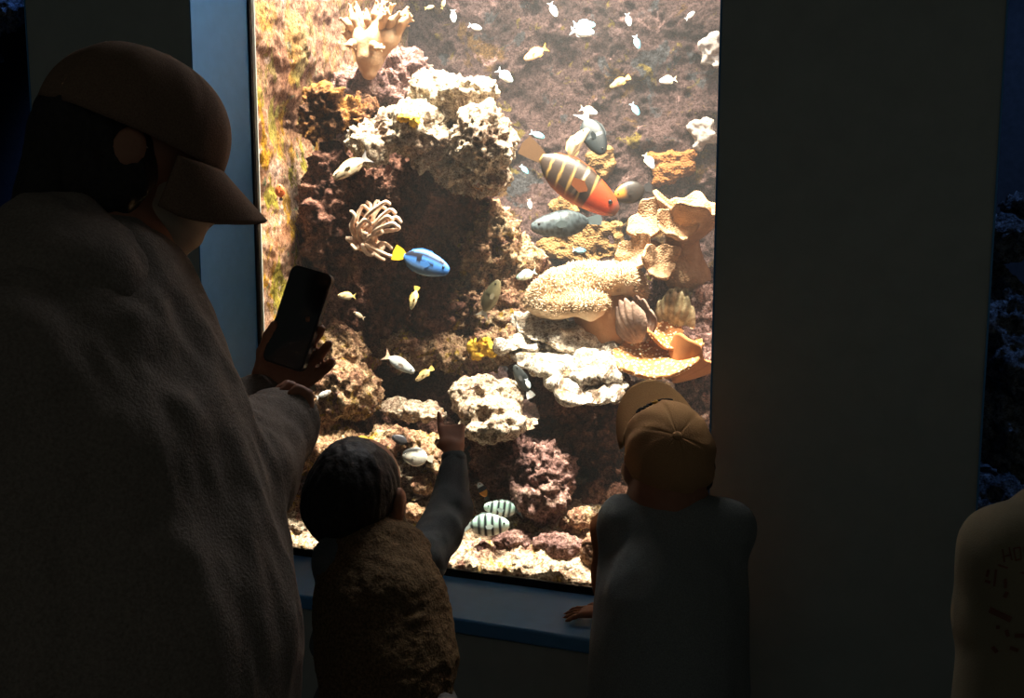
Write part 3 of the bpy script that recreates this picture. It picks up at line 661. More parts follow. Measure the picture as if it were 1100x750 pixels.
# the phone in the adult's left hand
def make_phone():
    upp = unit(CU*0.95+CR*0.30+CF*0.05); nrm = unit(-CF*0.86-CR*0.30+CU*0.1); R = frame(upp, nrm)   # long axis, width, screen normal
    c = D(321, 342, 1.475); L, W, T = 0.150, 0.072, 0.009; r = 0.011
    def slab(l, w, t0, t1, rr):
        out = []
        for (sx, sy, a0) in ((1, 1, 0), (-1, 1, 90), (-1, -1, 180), (1, -1, 270)):
            for k in range(7):
                a = math.radians(a0+k*15); out.append((sx*(l/2-rr)+rr*math.cos(a), sy*(w/2-rr)+rr*math.sin(a)))
        n = len(out); V = [c+R[:, 0]*x+R[:, 1]*y+R[:, 2]*t0 for x, y in out]+[c+R[:, 0]*x+R[:, 1]*y+R[:, 2]*t1 for x, y in out]
        F = [tuple(range(n))[::-1], tuple(range(n, 2*n))]+[(i, (i+1) % n, n+(i+1) % n, n+i) for i in range(n)]
        return np.array(V), F
    ph = empty('smartphone', c-R[:, 0]*L/2, 'black smartphone held upright in front of the tank', 'phone')
    V, F = slab(L, W, -T/2, T/2, r); meshobj('case', V, F, M['phone_body'], ph, smooth=False)
    V, F = slab(L-0.006, W-0.006, T/2, T/2+0.0008, r-0.003); meshobj('screen', V, F, M['phone_glass'], ph, smooth=False)
    V, F = slab(0.026, 0.026, -T/2-0.0015, -T/2, 0.006); V = V+R[:, 0]*0.052+R[:, 1]*0.016; meshobj('camera_bump', V, F, M['phone_body'], ph, smooth=False)
make_phone()

# ---- the small child pointing, seen from behind
def make_pointing_child():
    f = unit(flat(CF*0.92+CR*0.30)); side = np.array([f[1], -f[0], 0]); up = np.array([0, 0, 1.0])
    Hc = D(387, 524, 1.74); face = unit(f*1.0+CR*0.02+up*0.12); 
    hips = D(415, 740, 1.66); root = empty('person', (hips[0], hips[1], 0), 'small child with rounded black hair and brown fleece vest, pointing up at the tank', 'person')
    neck = D(403, 582, 1.73); shL, shR = D(366, 604, 1.68), D(452, 602, 1.76)
    elR = D(484, 548, 1.88); wrR = D(487, 482, 1.945)
    elL = D(358, 690, 1.72); wrL = D(372, 720, 1.80)
    s = Sdf(); R = head(s, Hc, face, up, 0.072)
    s.chain([Hc-up*0.05, neck], [0.042, 0.045], 0.02); s.chain([neck, D(410, 650, 1.70), hips], [0.05, 0.085, 0.085], 0.04)
    s.cap(shL, shR, 0.04, 0.04, 0.03); s.chain([shR, elR, wrR], [0.032, 0.028, 0.019], 0.015); s.chain([shL, elL, wrL], [0.032, 0.028, 0.02], 0.015)
    hand(s, wrR, unit(CU*0.68+CF*0.72-CR*0.12), unit(CF*0.75-CU*0.6), -CR, 0.112, (1.25, 1.35, 1.35, 1.3), 0.02, (0.3, 0.9), True)
    hand(s, wrL, unit(CF+CU*0.1), unit(CR), CU, 0.098, (0.4, 0.4, 0.4, 0.4))
    z0 = np.array([0, 0, 0.0]); hl, hr = hips-side*0.05-up*0.05, hips+side*0.05-up*0.05
    fl, fr = np.array([hl[0], hl[1], 0]), np.array([hr[0], hr[1], 0]); legs(s, (hl, hr), (fl, fr), (0.06, 0.042, 0.03))
    V, F = s.mesh(0.0036); meshobj('body', V, F, M['skin'], root)
    # bowl-cut hair
    h = Sdf(); h.ell(Hc+R[:, 2]*0.010-R[:, 0]*0.022, (0.086, 0.0775, 0.086), R, 0.02); h.ell(Hc-R[:, 0]*0.046-R[:, 2]*0.022-side*0.012, (0.060, 0.072, 0.066), R, 0.02)
    cf = Hc+R[:, 0]*0.052; nr = R[:, 0]*0.9-R[:, 2]*0.55
    V, F = h.mesh(0.004, lambda x, y, z: (x-cf[0])*nr[0]+(y-cf[1])*nr[1]+(z-cf[2])*nr[2]); N = vnormals(V, F)
    V = V+N*(0.003*fbm(V*np.array([70, 70, 14]), 3, 3))[:, None]; meshobj('hair', V, F, M['hair'], root)
    # mask with ear loop
    w = 0.072; at = lambda a, b, d: Hc+R[:, 0]*a*w+R[:, 1]*b*w+R[:, 2]*d*w
    m = Sdf(); m.ell(at(0.62, 0, -0.75), (0.66*w, 0.66*w, 0.62*w), R, 0.01); V, F = m.mesh(0.004); mk = meshobj('face_mask', V, F, M['mask'], root)
    for sg in (-1, 1):
        tv, tf = tube_vf(spline([at(0.5, sg*0.62, -0.4), at(0.15, sg*0.98, -0.1), at(-0.2, sg*1.12, -0.15), at(-0.24, sg*1.08, -0.5), at(0.1, sg*0.92, -0.85), at(0.5, sg*0.58, -1.1)], 6), 0.0018, 6)
        meshobj('ear_loop', tv, tf, M['mask'], mk)
    # long-sleeved shirt
    t = Sdf(); t.chain([D(408, 600, 1.72), D(412, 680, 1.69)], [0.07, 0.09], 0.03); t.cap(shL, shR, 0.048, 0.048, 0.03)
    t.chain([shR, D(472, 572, 1.83), elR, D(488, 494, 1.935)], [0.044, 0.043, 0.040, 0.0225], 0.012); t.chain([shL, elL, D(369, 715, 1.79)], [0.042, 0.037, 0.026], 0.012)
    sh = cloth_mesh('shirt', t, M['sleeve_grey'], root, 0.005, 0.004, 21, (22, 22, 16))
    tv, tf = tube_vf([D(487.4, 498, 1.93), D(487.6, 490, 1.938)], [0.0245, 0.0245], 20); meshobj('cuff', tv, tf, M['sleeve_grey'], sh)
    # fleece vest: puffy, open armholes, flaring hem
    v = Sdf(); v.chain([D(402, 596, 1.715), D(408, 640, 1.69), D(413, 700, 1.675), D(416, 752, 1.66)], [0.078, 0.100, 0.106, 0.106], 0.04)
    v.cap(D(376, 600, 1.69), D(440, 594, 1.745), 0.040, 0.038, 0.03); v.cap(D(452, 650, 1.72), D(463, 706, 1.70), 0.040, 0.046, 0.03); v.cap(D(372, 620, 1.69), D(370, 690, 1.69), 0.030, 0.034, 0.03)
    v.cap(D(385, 584, 1.72), D(425, 582, 1.745), 0.024, 0.024, 0.02)
    cloth_mesh('fleece_vest', v, M['fleece'], root, 0.0045, 0.005, 23, (14, 14, 9), 0.0022)
    tr = Sdf(); legs(tr, (hl, hr), (fl, fr), (0.075, 0.06, 0.052)); tr.cap(hl, hr, 0.075, 0.075, 0.03); cloth_mesh('trousers', tr, M['dark_trousers'], root, 0.009, 0.005, 25)
    for ft in (fl, fr): shoe(root, ft, f, 0.16, M['shoe'])
make_pointing_child()

# ---- the child in the tan cap, head tipped back, one hand on the ledge
def make_cap_child():
    f = unit(flat(CF)); side = np.array([f[1], -f[0], 0]); up = np.array([0, 0, 1.0])
    a = math.radians(24); upv = -CF*math.cos(a)+CU*math.sin(a); fw = CU*math.cos(a)+CF*math.sin(a); th = math.radians(14)
    fw = unit(fw*math.cos(th)-CR*math.sin(th)); Hc = D(718, 489, 1.69)
    hips = D(718, 745, 1.655); root = empty('person', (hips[0], hips[1], 0), 'child in a tan baseball cap and grey top, looking up, hand on the ledge', 'person')
    neck = D(716, 540, 1.675); shL, shR = D(668, 562, 1.69), D(778, 566, 1.66)
    elL = D(656, 618, 1.77); wrL = P(652, 662, 1.855); wrL[2] = SILL+0.024
    elR = D(776, 650, 1.69); wrR = D(768, 690, 1.73)
    s = Sdf(); R = head(s, Hc, fw, upv, 0.068)
    s.chain([Hc-R[:, 2]*0.035-R[:, 0]*0.01, neck], [0.045, 0.05], 0.02); s.chain([neck, D(718, 620, 1.665), hips], [0.055, 0.09, 0.09], 0.04)
    s.cap(shL, shR, 0.04, 0.04, 0.03); s.chain([shL, elL, wrL], [0.034, 0.030, 0.021], 0.015); s.chain([shR, elR, wrR], [0.034, 0.03, 0.021], 0.015)
    hdir = unit(flat(-CR*0.95+CF*0.30))
    hand(s, wrL, unit(hdir+np.array([0, 0, -0.10])), (0, 0, -1), flat(CF), 0.098, (0.16, 0.16, 0.17, 0.2), 0.30, (0.9, 0.1))
    hand(s, wrR, unit(CF+CU*0.2), unit(-CR), CU, 0.105, (0.4, 0.4, 0.4, 0.4))
    hl, hr = hips-side*0.055-up*0.05, hips+side*0.055-up*0.05; fl, fr = np.array([hl[0], hl[1], 0]), np.array([hr[0], hr[1], 0]); legs(s, (hl, hr), (fl, fr), (0.065, 0.045, 0.032))
    V, F = s.mesh(0.0036); V[:, 2] = np.where((V[:, 1] > YW-0.012) & (V[:, 2] < SILL+0.006) & (V[:, 2] > SILL-0.1), SILL+0.006, V[:, 2]); meshobj('body', V, F, M['skin'], root)
    h = Sdf(); h.ell(Hc+R[:, 2]*0.004-R[:, 0]*0.014, (0.076, 0.0715, 0.076), R, 0.02); h.cap(Hc-R[:, 0]*0.044-R[:, 2]*0.005, Hc-R[:, 0]*0.052-R[:, 2]*0.05, 0.046, 0.040, 0.02)
    cf = Hc+R[:, 0]*0.035; nr = R[:, 0]*0.9-R[:, 2]*0.5
    V, F = h.mesh(0.004, lambda x, y, z: (x-cf[0])*nr[0]+(y-cf[1])*nr[1]+(z-cf[2])*nr[2]); V = V+vnormals(V, F)*(0.003*fbm(V*60, 3, 8))[:, None]; meshobj('hair', V, F, M['hair'], root)
    crown, RC = cap_hat(root, Hc+R[:, 2]*0.004, fw, upv, 0.0755, 0.090, 0.096, 0.052, M['cap_child'], 0.30, 'cap', 0.32)
    # embroidered script on the front panel
    cc = Hc+R[:, 2]*0.004
    def on_crown(az, el):
        e = el*math.pi/2; rr = math.cos(e)**0.82; zz = math.sin(e)**0.92
        return cc+RC[:, 0]*0.0905*rr*math.cos(az)+RC[:, 1]*0.076*rr*math.sin(az)+RC[:, 2]*0.0965*zz
    strokes = [('thread_black', [(0.52,.34),(0.56,.26),(0.50,.19),(0.44,.25),(0.46,.33),(0.42,.38)], .0030), ('thread_black', [(0.38,.30),(0.34,.37),(0.29,.31),(0.24,.38),(0.20,.32)], .0022),
               ('thread_gold', [(0.16,.33),(0.11,.40),(0.05,.34),(0.10,.31)], .0024), ('thread_black', [(0.15,.30),(0.05,.30),(-0.02,.36),(-0.08,.30),(-0.14,.35),(-0.24,.33),(-0.34,.35)], .0022)]
    for mk, pts, r_ in strokes:
        tv, tf = tube_vf(spline([on_crown(x, y) for x, y in pts], 6), r_, 6); meshobj('embroidery', tv, tf, M[mk], crown)
    v = Sdf(); v.chain([D(716, 575, 1.67), D(718, 640, 1.655), D(720, 700, 1.65), D(720, 765, 1.645)], [0.080, 0.104, 0.110, 0.114], 0.04)
    v.cap(D(668, 560, 1.685), D(780, 564, 1.655), 0.043, 0.046, 0.03); v.cap(D(664, 580, 1.69), D(662, 740, 1.66), 0.034, 0.040, 0.03); v.cap(D(776, 580, 1.66), D(778, 740, 1.64), 0.036, 0.042, 0.03)
    v.cap(D(700, 543, 1.69), D(738, 545, 1.68), 0.026, 0.026, 0.02)
    cloth_mesh('sweatshirt', v, M['vest_grey'], root, 0.0055, 0.006, 31, (12, 12, 6))
    sl = Sdf(); sl.chain([D(657, 568, 1.725), elL, wrL+np.array([0.012, -0.03, 0.018])], [0.038, 0.034, 0.026], 0.012); sl.chain([D(776, 572, 1.67), elR, wrR], [0.04, 0.036, 0.028], 0.012)
    cloth_mesh('sleeves', sl, M['sleeve_rust'], root, 0.005, 0.004, 33, (22, 22, 14))
    tr = Sdf(); legs(tr, (hl, hr), (fl, fr), (0.08, 0.064, 0.055)); tr.cap(hl, hr, 0.08, 0.08, 0.03); cloth_mesh('trousers', tr, M['dark_trousers'], root, 0.009, 0.005, 35)
    for ft in (fl, fr): shoe(root, ft, f, 0.17, M['shoe'])
make_cap_child()

# ---- the child at the right edge, back to us, in a printed shirt
def make_shirt_child():
    f = unit(flat(CF*0.9+CR*0.25)); side = np.array([f[1], -f[0], 0]); up = np.array([0, 0, 1.0]); d0 = 1.22
    hips = D(1165, 790, d0); root = empty('person', (hips[0], hips[1], 0), 'child with back turned in a beige printed shirt at the right edge', 'person')
    Hc = D(1192, 450, d0); neck = D(1182, 545, d0); shL, shR = D(1082, 592, d0-0.02), D(1275, 592, d0+0.05)
    elL, elR = D(1068, 665, d0), D(1285, 670, d0); wrL, wrR = D(1056, 740, d0+0.04), D(1290, 740, d0+0.05)
    s = Sdf(); R = head(s, Hc, unit(f+up*0.1), up, 0.074); s.chain([Hc-up*0.05, neck], [0.045, 0.05], 0.02); s.chain([neck, D(1167, 650, d0), hips], [0.06, 0.10, 0.10], 0.04)
    s.cap(shL, shR, 0.045, 0.045, 0.03)
    for a, b, c in ((shL, elL, wrL), (shR, elR, wrR)):
        s.chain([a, b, c], [0.036, 0.032, 0.022], 0.015); hand(s, c, unit(np.array([0, 0, -1])+f*0.2), side if a is shL else -side, f, 0.115, (0.3, 0.3, 0.3, 0.3), 0.05)
    hl, hr = hips-side*0.06-up*0.04, hips+side*0.06-up*0.04; fl, fr = np.array([hl[0], hl[1], 0]), np.array([hr[0], hr[1], 0]); legs(s, (hl, hr), (fl, fr), (0.07, 0.05, 0.035))
    V, F = s.mesh(0.0048); meshobj('body', V, F, M['skin'], root)
    h = Sdf(); h.ell(Hc+up*0.008-f*0.016, (0.086, 0.080, 0.084), R, 0.02); V, F = h.mesh(0.006); meshobj('hair', V, F, M['hair'], root)
    t = Sdf(); t.chain([D(1175, 590, d0), D(1168, 660, d0), D(1165, 775, d0)], [0.10, 0.122, 0.135], 0.05); t.cap(shL, shR, 0.052, 0.052, 0.05)
    t.cap(D(1088, 620, d0-0.01), D(1080, 770, d0-0.01), 0.05, 0.06, 0.04); t.chain([shL, elL, D(1063, 690, d0+0.02)], [0.052, 0.044, 0.034], 0.02); t.chain([shR, elR, D(1287, 690, d0+0.02)], [0.052, 0.05, 0.042], 0.02)
    V, F = t.mesh(0.006); V = V+vnormals(V, F)*(0.004*fbm(V*np.array([12, 12, 6]), 3, 44))[:, None]
    shirt = meshobj('shirt', V, F, M['shirt_beige'], root)
    tv, tf = tube_vf([D(1060, 683, d0+0.02), D(1056, 724, d0+0.035)], [0.034, 0.032], 20); meshobj('cuff', tv, tf, M['pale_cuff'], shirt)
    # print on the back: lettering and bars, laid onto the cloth
    from mathutils.bvhtree import BVHTree
    bv = BVHTree.FromPolygons([tuple(p) for p in V], [tuple(int(i) for i in q) for q in F])
    def lay(poly2d_parts, name):
        VV, FF = [], []
        for pts in poly2d_parts:
            b = len(VV)
            for (px, py) in pts:
                r = unit(ray(px, py)); hit = bv.ray_cast(Vector(CAMP), Vector(r), 4.0)
                VV.append(np.array(hit[0])-r*0.0015 if hit[0] is not None else D(px, py, d0-0.12))
            FF.append(tuple(range(b, b+len(pts))))
        meshobj(name, np.array(VV), FF, M['print_ink'], shirt, smooth=False)
    def stroke(x0, y0, x1, y1, w):
        n = np.array([-(y1-y0), x1-x0]); n = n/np.linalg.norm(n)*w/2
        return [(x0+n[0], y0+n[1]), (x1+n[0], y1+n[1]), (x1-n[0], y1-n[1]), (x0-n[0], y0-n[1])]
    st = lambda *a: [stroke(*q) for q in a]
    lay(st((1077,590,1079,604,1.6),(1084,588,1087,602,1.6),(1078,598,1086,596,1.6)), 'letter_h')
    lay(st((1089,589,1091,602,1.6),(1096,588,1097,601,1.6),(1089.5,589,1096,588,1.6),(1091,602,1097,601,1.6)), 'letter_o')
    lay(st((1100,587,1102,600,1.6),(1100,587,1104,594,1.6),(1104,594,1108,586,1.6),(1108,586,1110,599,1.6)), 'letter_m')
    lay(st((1072,607,1110,619,2.2)), 'print_bar')
    lay(st((1063,655,1086,666,6.5)), 'print_bar'); lay(st((1090,683,1110,683,4.5)), 'print_bar')
    for a in [(1062,612,1060,620,3),(1070,612,1068,630,2.5),(1080,622,1080,632,3),(1058,624,1064,626,3),(1082,636,1079,642,4),(1072,672,1072,676,4),(1081,677,1083,684,4),(1066,695,1071,701,4.5),(1085,696,1094,699,4)]:
        lay(st(a), 'print_mark')
    tr = Sdf(); legs(tr, (hl, hr), (fl, fr), (0.085, 0.07, 0.06)); tr.cap(hl, hr, 0.085, 0.085, 0.03); cloth_mesh('trousers', tr, M['dark_trousers'], root, 0.01, 0.005, 45)
    for ft in (fl, fr): shoe(root, ft, f, 0.19, M['shoe'])
make_shirt_child()
# ------------------------------------------------------------------ corals and clams
def coralmat(name, stops, scale=20, spots=None, bump=0.6, bscale=110, sss=0.0, vor=False):
    m, n, l, b = newmat(name, (0.7, 0.5, 0.3), 0.75, 0.2); v = coords(n, l)
    c = ramp(n, l, noise(n, l, v, scale, 5, 0.6), stops)
    if spots: c = mixc(n, l, ramp(n, l, voronoi(n, l, v, spots[0]), [(spots[1], (1, 1, 1)), (spots[1]+0.12, (0, 0, 0))]), c, spots[2])
    l.new(c, b.inputs['Base Color']); bumpn(n, l, b, voronoi(n, l, v, bscale) if vor else noise(n, l, v, bscale, 4), bump, 0.004)
    return m
M['leather'] = coralmat('tan_leather_coral', [(0.3, (0.20, 0.11, 0.055)), (0.5, (0.29, 0.17, 0.09)), (0.7, (0.40, 0.26, 0.15))], 18, None, 0.6, 190, vor=True)
M['leather_pale'] = coralmat('cream_finger_coral', [(0.3, (0.34, 0.19, 0.10)), (0.55, (0.44, 0.28, 0.165)), (0.7, (0.54, 0.38, 0.25))], 25, None, 0.4, 150)
M['finger'] = coralmat('pink_beige_soft_coral', [(0.3, (0.62, 0.38, 0.25)), (0.55, (0.80, 0.58, 0.44)), (0.7, (0.88, 0.70, 0.56))], 40, None, 0.4, 250)
M['fluffy'] = coralmat('cream_polyp_coral', [(0.3, (0.42, 0.27, 0.15)), (0.5, (0.58, 0.42, 0.27)), (0.7, (0.72, 0.58, 0.42))], 14, None, 0.6, 120)
M['stalk_tan'] = coralmat('brown_tan_stalk', [(0.3, (0.26, 0.125, 0.055)), (0.7, (0.38, 0.20, 0.10))], 14, None, 0.4, 200)
M['cup'] = coralmat('orange_cup_coral', [(0.3, (0.27, 0.105, 0.03)), (0.7, (0.38, 0.165, 0.055))], 10, (110, 0.24, (0.95, 0.78, 0.52)), 0.7, 95, vor=True)
M['cup_under'] = coralmat('orange_coral_underside', [(0.3, (0.25, 0.09, 0.027)), (0.7, (0.36, 0.15, 0.05))], 10, None, 0.2, 80)
M['clam'] = coralmat('mossy_clam_shell', [(0.3, (0.10, 0.08, 0.05)), (0.5, (0.30, 0.24, 0.13)), (0.7, (0.70, 0.62, 0.42))], 30, None, 0.9, 90)
M['clam_dark'] = coralmat('brown_clam_shell', [(0.3, (0.09, 0.055, 0.045)), (0.7, (0.28, 0.18, 0.13))], 25, None, 0.9, 90)
M['sponge'] = coralmat('yellow_sponge', [(0.3, (0.55, 0.26, 0.02)), (0.6, (0.85, 0.55, 0.06))], 30, None, 0.9, 110)
M['patch_orange'] = coralmat('rust_encrusting_coral', [(0.3, (0.14, 0.05, 0.01)), (0.55, (0.21, 0.08, 0.018)), (0.7, (0.27, 0.13, 0.045))], 22, None, 0.9, 150, vor=True)
M['patch_tan'] = coralmat('tan_encrusting_coral', [(0.3, (0.12, 0.065, 0.022)), (0.55, (0.19, 0.105, 0.036)), (0.7, (0.26, 0.16, 0.07))], 22, None, 0.9, 150, vor=True)
M['patch_pale'] = coralmat('pale_encrusting_patch', [(0.3, (0.22, 0.18, 0.16)), (0.7, (0.48, 0.43, 0.39))], 22, None, 0.9, 120)

# finger-lobed leather coral on the mauve rock: stalk and knobbed branches
lc = empty('finger_leather_coral', P(402, 74, 2.36), 'cream finger-lobed leather coral standing at the top of the tank', 'coral')
s = Sdf(); Yc = 2.34
s.chain([P(397, 78, Yc), P(397, 64, Yc), P(391, 46, Yc), P(381, 24, Yc)], [0.020, 0.028, 0.026, 0.013], 0.02); s.chain([P(398, 62, Yc), P(404, 42, Yc), P(406, 18, Yc)], [0.026, 0.026, 0.014], 0.02); s.chain([P(400, 60, Yc), P(418, 42, Yc), P(434, 24, Yc)], [0.024, 0.022, 0.012], 0.02)
V, F = s.mesh(0.0045); V = V+vnormals(V, F)*(0.002*fbm(V*30, 2, 3))[:, None]; meshobj('stalk', V, F, M['leather_pale'], lc)
fing = [(388,38,376,10,2.33),(384,36,370,22,2.32),(392,36,384,8,2.36),(400,34,394,14,2.33),(404,32,405,4,2.34),(408,32,412,3,2.37),(412,34,420,8,2.33),(418,34,428,16,2.32),(422,36,436,12,2.35),(426,36,441,18,2.33),(398,50,408,52,2.28),(386,50,374,48,2.29),(410,34,416,14,2.30),(380,44,372,36,2.34)]
for i, (x0, y0, x1, y1, Y) in enumerate(fing):
    s = Sdf(); a, b = P(x0, y0, Yc), P(x1, y1, Y); mid = (a+b)/2+np.array([0, -0.008, 0.004])
    s.chain([a, mid, b], [0.012, 0.010, 0.006], 0.008)
    for q in range(12):
        t = 0.45+0.55*rng.random(); c = a+(b-a)*t; dv = unit(rng.normal(size=3)*0.7+unit(b-a)); s.cap(c+dv*0.004, c+dv*0.0145, 0.0036, 0.0028, 0.002)
    V, F = s.mesh(0.0028); meshobj('branch', V, F, M['leather_pale'], lc)

# soft coral of curling fingers on the dark wall
fc = empty('finger_soft_coral', P(402, 275, 2.22), 'pinkish soft coral of curling fingers left of the blue fish', 'coral')
tips = [(381,232,1),(389,222,0),(395,229,1),(408,223,2),(415,233,1),(386,243,0),(378,240,2),(384,228,1),(392,236,-2),(388,250,3),(398,222,0),(404,217,2),(412,218,-1),(418,226,3),(424,234,2),(428,246,0),(420,240,-2),(410,232,1),(400,240,0),(376,256,-2),(382,268,1),(394,272,0),(406,276,-1),(414,262,3),(416,274,1),(410,250,2),(396,258,3),(404,262,2)]
for i, (x, y, b) in enumerate(tips):
    base = P(396+(i % 6-2.5)*4, 262+(i % 3)*4, 2.21); tip = P(x, y, 2.15+0.012*(i % 4)); mid = (base*0.5+tip*0.5)+CU*0.006-CR*0.012-CF*0.02+CR*0.003*b
    hook = tip+CR*0.016-CU*(0.004+0.004*(i % 3)) if i % 5 else tip-CR*0.010+CU*0.012
    tv, tf = tube_vf(spline([base, mid, tip, hook], 6), np.r_[np.linspace(0.0056, 0.0046, 18), 0.0042], 8); meshobj('finger', tv, tf, M['finger'], fc)
s = Sdf(); s.ell(P(402, 266, 2.22), (0.030, 0.022, 0.020), None, 0.01); V, F = s.mesh(0.004); V = V+vnormals(V, F)*(0.003*fbm(V*40, 3, 3))[:, None]; meshobj('base', V, F, M['finger'], fc)

# fluffy mushroom coral: stalk, lobed cap, carpet of tentacles
mc = empty('mushroom_leather_coral', P(630, 365, 2.40), 'big fluffy cream mushroom coral behind the white plate coral', 'coral')
s = Sdf(); s.cap(P(650, 372, 2.44), P(645, 330, 2.42), 0.058, 0.075, 0.02); s.cap(P(660, 340, 2.43), P(655, 322, 2.43), 0.065, 0.06, 0.02)
V, F = s.mesh(0.006); V = V+vnormals(V, F)*(0.003*fbm(V*20, 3, 3))[:, None]; meshobj('stalk', V, F, M['stalk_tan'], mc)
s = Sdf()
for (px, py, Y, rx, rz, ry) in [(592,325,2.36,24,22,.06),(610,312,2.38,28,22,.07),(635,302,2.40,30,18,.075),(662,304,2.42,28,19,.07),(680,310,2.44,16,14,.05),(625,328,2.34,26,15,.05),(600,332,2.33,18,14,.04)]:
    q = MPP(Y, px); s.ell(P(px, py, Y), (rx*q, ry, rz*q), None, 0.018)
V, F = s.mesh(0.005); V = V+vnormals(V, F)*(0.011*fbm(V*15, 3, 5))[:, None]; N = vnormals(V, F); meshobj('cap', V, F, M['fluffy'], mc)
sel = rng.permutation(len(V)); sel = sel[(N[sel, 2] > -0.35) & (N[sel, 1] < 0.6)][:5200]
tv, tf = [], []
for q in sel:
    d = unit(N[q]+rng.normal(size=3)*0.35); ref = unit(np.cross(d, rng.normal(size=3))); r2 = np.cross(d, ref); L = 0.008+0.006*rng.random(); b = len(tv); rr = 0.0016
    for (kk, ll) in ((1.0, 0.0), (0.8, 0.65)):
        for an in (0, 2.094, 4.189): tv.append(V[q]-d*0.001+d*L*ll+rr*kk*(ref*math.cos(an)+r2*math.sin(an)))
    tv.append(V[q]+d*L)
    for an in range(3): tf.append((b+an, b+(an+1) % 3, b+3+(an+1) % 3, b+3+an)); tf.append((b+3+an, b+3+(an+1) % 3, b+6))
o = meshobj('tentacles', np.array(tv), tf, M['fluffy'], mc); o['kind'] = 'stuff'

# folded leather coral at the right: stalks with ruffled cups
def ruffle(parent, name, c, axis, r, h, waves, amp, mat, seed, p=1.6, ell=1.0, thick=0.008, arc=2*math.pi, xdir=None):
    R = frame(axis, xdir if xdir is not None else (0.3, 0.2, 1.0) if abs(unit(axis)[2]) < 0.9 else (0, -1, 0.1)); A, B, C = R[:, 0], R[:, 1], R[:, 2]; nu, nv = 120, 22; V = []
    for i in range(nu+1):
        u = arc*(i/nu-0.5); wob = math.sin(waves*u+seed)+0.45*math.sin((waves*2+1)*u+seed*1.7)
        for j in range(nv):
            v = j/(nv-1); rad = r*(0.01+0.99*v**0.9)*(1+0.12*wob*v*v); z = h*v**p+amp*wob*v**2.2
            V.append(c+A*z+(B*math.cos(u)*ell+C*math.sin(u))*rad)
    o = meshobj(name, np.array(V), grid_faces(nu+1, nv), mat, parent); sm = o.modifiers.new('thickness', 'SOLIDIFY'); sm.thickness = thick; sm.offset = 0
    return o
lf = empty('folded_leather_coral', P(730, 296, 2.50), 'tan folded leather coral with ruffled cups at the right of the tank', 'coral')
s = Sdf(); s.chain([P(740, 298, 2.52), P(735, 270, 2.51), P(733, 248, 2.50)], [0.056, 0.038, 0.040], 0.02); s.cap(P(733, 250, 2.50), P(752, 226, 2.51), 0.036, 0.03, 0.02); s.cap(P(725, 292, 2.51), P(700, 268, 2.46), 0.04, 0.026, 0.02)
V, F = s.mesh(0.005); V = V+vnormals(V, F)*(0.003*fbm(V*20, 3, 8))[:, None]; meshobj('stalk', V, F, M['leather'], lf)
ruffle(lf, 'cup', P(738, 262, 2.50), unit(CU*0.95-CF*0.30+CR*0.12), 0.090, 0.105, 4, 0.010, M['leather'], 1.0, 1.3)
ruffle(lf, 'cup', P(697, 240, 2.47), unit(-CF*0.9+CU*0.35-CR*0.3), 0.054, 0.020, 3, 0.010, M['leather'], 2.2, 1.6, 0.85)
ruffle(lf, 'cup', P(722, 250, 2.42), unit(-CF*0.7+CU*0.6+CR*0.25), 0.048, 0.026, 3, 0.010, M['leather'], 0.4, 1.6, 1.0)
ruffle(lf, 'cup', P(684, 272, 2.44), unit(-CF*0.9+CU*0.2-CR*0.35), 0.046, 0.018, 3, 0.012, M['leather'], 3.7, 1.6, 0.9)
ruffle(lf, 'cup', P(708, 283, 2.42), unit(-CF*0.9+CU*0.3+CR*0.1), 0.048, 0.018, 3, 0.012, M['leather'], 5.1, 1.6, 0.9)

# orange cup coral beside the cap: speckled plate and its folded underside
oc = empty('cup_coral', P(715, 405, 2.40), 'orange speckled cup coral rising behind the tan cap', 'coral')
ruffle(oc, 'plate', P(702, 384, 2.36), unit(-CF*0.62+CU*0.78-CR*0.15), 0.092, 0.018, 3, 0.012, M['cup'], 0.9, 2.0, 1.15, 0.009)
ruffle(oc, 'plate', P(724, 366, 2.40), unit(-CF*0.55+CU*0.8+CR*0.1), 0.060, 0.018, 3, 0.012, M['cup'], 2.9, 2.0, 1.2, 0.008)
ruffle(oc, 'underside', P(724, 410, 2.35), unit(CU*0.75+CR*0.55+CF*0.15), 0.070, 0.085, 3, 0.008, M['cup_under'], 2.0, 1.0, 1.0, 0.008)

# two clams between mushroom coral and cup coral: ribbed valves
def clam(label, c, w, hgt, axis, up, mat, ribs, seed):
    cl = empty('clam', c, label, 'clam'); R = frame(axis, up); A, B, C = R[:, 0], R[:, 1], R[:, 2]
    for sg in (-1, 1):
        V = []; nu, nv = 60, 16
        for i in range(nu):
            u = -1+2*i/(nu-1); rib = abs(math.sin(u*ribs*math.pi/2))
            for j in range(nv):
                v = j/(nv-1); lx = w*u*math.sin(min(1, 0.15+v)*1.4); lz = hgt*(v*math.sqrt(max(0.04, 1-u*u*0.85))+0.10*rib*v*v); ly = sg*(0.010+0.40*w*math.sin(v*2.6)*(1-0.6*u*u)*(0.8+0.25*rib))
                V.append(c+A*lx+B*ly+C*lz)
        o = meshobj('valve', np.array(V), grid_faces(nu, nv), mat, cl); sm = o.modifiers.new('t', 'SOLIDIFY'); sm.thickness = 0.005
    s = Sdf(); s.ell(c+C*hgt*0.55, (w*0.75, w*0.22, hgt*0.38), R, 0.01); V, F = s.mesh(0.005); meshobj('mantle', V+vnormals(V, F)*(0.003*fbm(V*60, 2, seed))[:, None], F, M['clam_dark'], cl)
clam('dark brown clam leaning against the fluffy mushroom coral', P(688, 368, 2.36), 0.050, 0.105, unit(CR*0.6-CF*0.6+CU*0.2), unit(CU-CR*0.25), M['clam_dark'], 5, 3)
